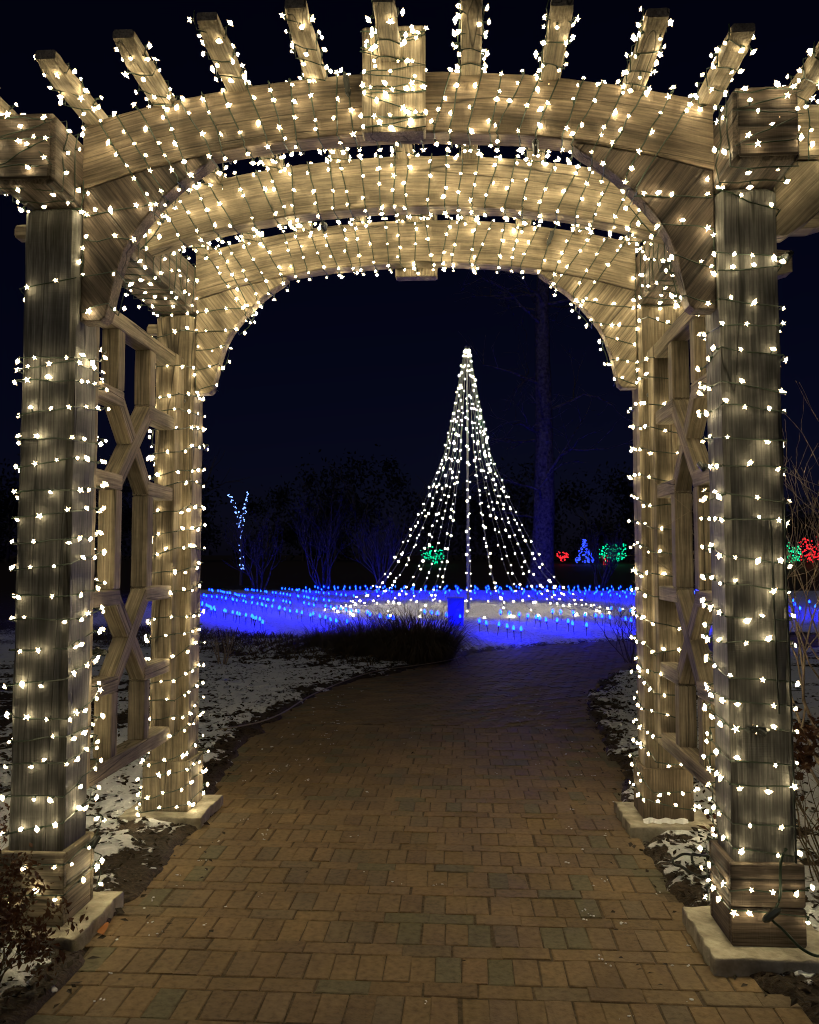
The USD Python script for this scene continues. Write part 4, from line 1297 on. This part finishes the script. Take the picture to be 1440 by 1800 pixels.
def lit_plant(name, label, cat, base, w, h, glow, n_dots, seed, dot=0.05, shape='bush'):
    rng = np.random.default_rng(seed)
    base = (base[0], base[1], float(terrain(base[0], base[1])) + (base[2] if len(base) > 2 else 0))
    t = thing(name, base, label, cat)
    mb, tips = MB(), []
    for _ in range(7):
        a = rng.uniform(0, 6.28)
        d = np.array([math.cos(a) * w / h * 0.6, math.sin(a) * w / h * 0.6, 1.0])
        branching(mb, base, d / np.linalg.norm(d), h * 0.4, 0.03, 2, rng, 0.5, 4, tips, 0.1)
    mb.build('branches', 'bark', t, smooth=True)
    octa = trimesh.creation.icosphere(0, 1.0)
    db = MB()
    for _ in range(n_dots):
        if shape == 'cone':
            zz = rng.random() ** 1.4; rr = w / 2 * (1 - zz) * math.sqrt(rng.random()) + 0.05
            a = rng.uniform(0, 6.28); p = np.array([math.cos(a) * rr, math.sin(a) * rr, 0.15 + zz * h])
        else:
            u = rng.normal(0, 1, 3); u /= np.linalg.norm(u); u *= rng.random() ** 0.33
            p = np.array([u[0] * w / 2, u[1] * w / 2, h / 2 + u[2] * h / 2]) * (1 + 0.35 * (meshkit.noise(np.array([[u[0] * 2 + seed, u[1] * 2, u[2] * 2]]))[0] - 0.5))
        db.add(np.array(octa.vertices) * dot * rng.uniform(0.6, 1.2) + p + base, np.array(octa.faces))
    db.build('lights', glow, t, kind='stuff')
    return t


lit_plant('lit_bush', 'far bush covered in green lights seen through the white light cone', 'lit bush', (-2.0, 62.0), 2.0, 1.35, 'far_green_glow', 70, 1)
lit_plant('lit_bush', 'small far bush covered in red lights right of the great trunk', 'lit bush', (8.2, 62.0, 0.25), 1.0, 0.8, 'far_red_glow', 44, 2, dot=0.06)
lit_plant('lit_bush', 'far cone-shaped bush covered in blue lights', 'lit bush', (9.9, 62.0), 1.6, 1.9, 'far_blue_glow', 170, 3, dot=0.04, shape='cone')
lit_plant('lit_bush', 'wide far bush covered in green lights beside the rear right post', 'lit bush', (12.1, 62.0, 0.1), 2.4, 1.6, 'far_green_glow', 150, 4)
lit_plant('lit_bush', 'small far bush with red lights below the wide green one', 'lit bush', (11.4, 61.0), 0.8, 0.7, 'far_red_glow', 22, 5, dot=0.04)
lit_plant('lit_bush', 'far bush with green lights right of the front right post', 'lit bush', (25.2, 61.0), 1.9, 1.5, 'far_green_glow', 110, 6)
lit_plant('lit_bush', 'far bush covered in red lights at the right picture edge', 'lit bush', (26.9, 61.0, 0.1), 2.2, 1.9, 'far_red_glow', 140, 7)
# forked tree wrapped in ice-blue lights
ft = thing('wrapped_tree', (-12.2, 46.0, 0.0), 'forked slender tree wrapped in ice-blue lights at the left of the field', 'lit tree')
rng = np.random.default_rng(12)
def uz(px, py, yv):
    d = fw + rt * (px - 720) / 1440 + up * (900 - py) / 1440
    return EYE + d * ((yv - EYE[1]) / d[1])
stem = [uz(424, 1000, 46.0), uz(425, 960, 46.0), uz(424, 925, 46.0)]
lf = [stem[-1], uz(418, 905, 46.0), uz(410, 885, 46.0), uz(402, 868, 46.0)]
rg = [stem[-1], uz(428, 905, 46.0), uz(433, 885, 46.0), uz(435, 866, 46.0)]
stem = [np.array([stem[0][0], stem[0][1], 0.0])] + stem
mb = MB(); mb.add(*tube(stem, [0.12, 0.10, 0.09, 0.08], 6)); mb.build('trunk', 'bark', ft, smooth=True)
for fk in (lf, rg):
    mb = MB(); mb.add(*tube(fk, [0.07, 0.06, 0.05, 0.03], 6)); mb.build('fork', 'bark', ft, smooth=True)
db = MB()
octa = trimesh.creation.icosphere(0, 1.0)
for line, n_ in ((stem[1:], 46), (lf, 34), (rg, 34)):
    line = np.array(line)
    for _ in range(n_):
        u = rng.random() * (len(line) - 1); a = int(u)
        p = line[a] * (1 - u + a) + line[a + 1] * (u - a) + rng.normal(0, 0.07, 3)
        db.add(np.array(octa.vertices) * rng.uniform(0.025, 0.05) + p, np.array(octa.faces))
db.build('lights', 'ice_glow', ft, kind='stuff')

# the dark woods behind everything
rng = np.random.default_rng(13)
tr, cr = MB(), MB()
for a in range(34):
    x_ = -62 + a * 3.9 + rng.normal(0, 1.2); y_ = rng.uniform(72, 96); h = rng.uniform(8.0, 13.5) * (1.0 if x_ < 8 else 0.75)
    g_ = float(terrain(x_, y_))
    branching(tr, (x_, y_, g_), (0, 0, 1), h * 0.36, 0.22, 3, rng, 0.45, 5, None, 0.15)
    cxs = [(x_ + rng.normal(0, 1.6), y_ + rng.normal(0, 1.4), g_ + h * rng.uniform(0.08, 0.85), rng.uniform(1.0, 2.1)) for _ in range(12)]
    for c_ in cxs:
        for _ in range(130):
            u = rng.normal(0, 0.55, 3) * c_[3]
            add_leaf(cr, np.array(c_[:3]) + u, rng.uniform(0.25, 0.6), rng.uniform(0, 6.28), rng.uniform(-1.2, 1.2), rng.uniform(-1.2, 1.2), 0.1, rng)
wt = thing('dark_woods', (0, 80, 0), 'dark unlit woods behind the light display', 'woods', kind='stuff')
tr.build('trunks', 'bark', wt, smooth=True, kind='stuff')
cr.build('crowns', 'wood_crown', wt, kind='stuff')
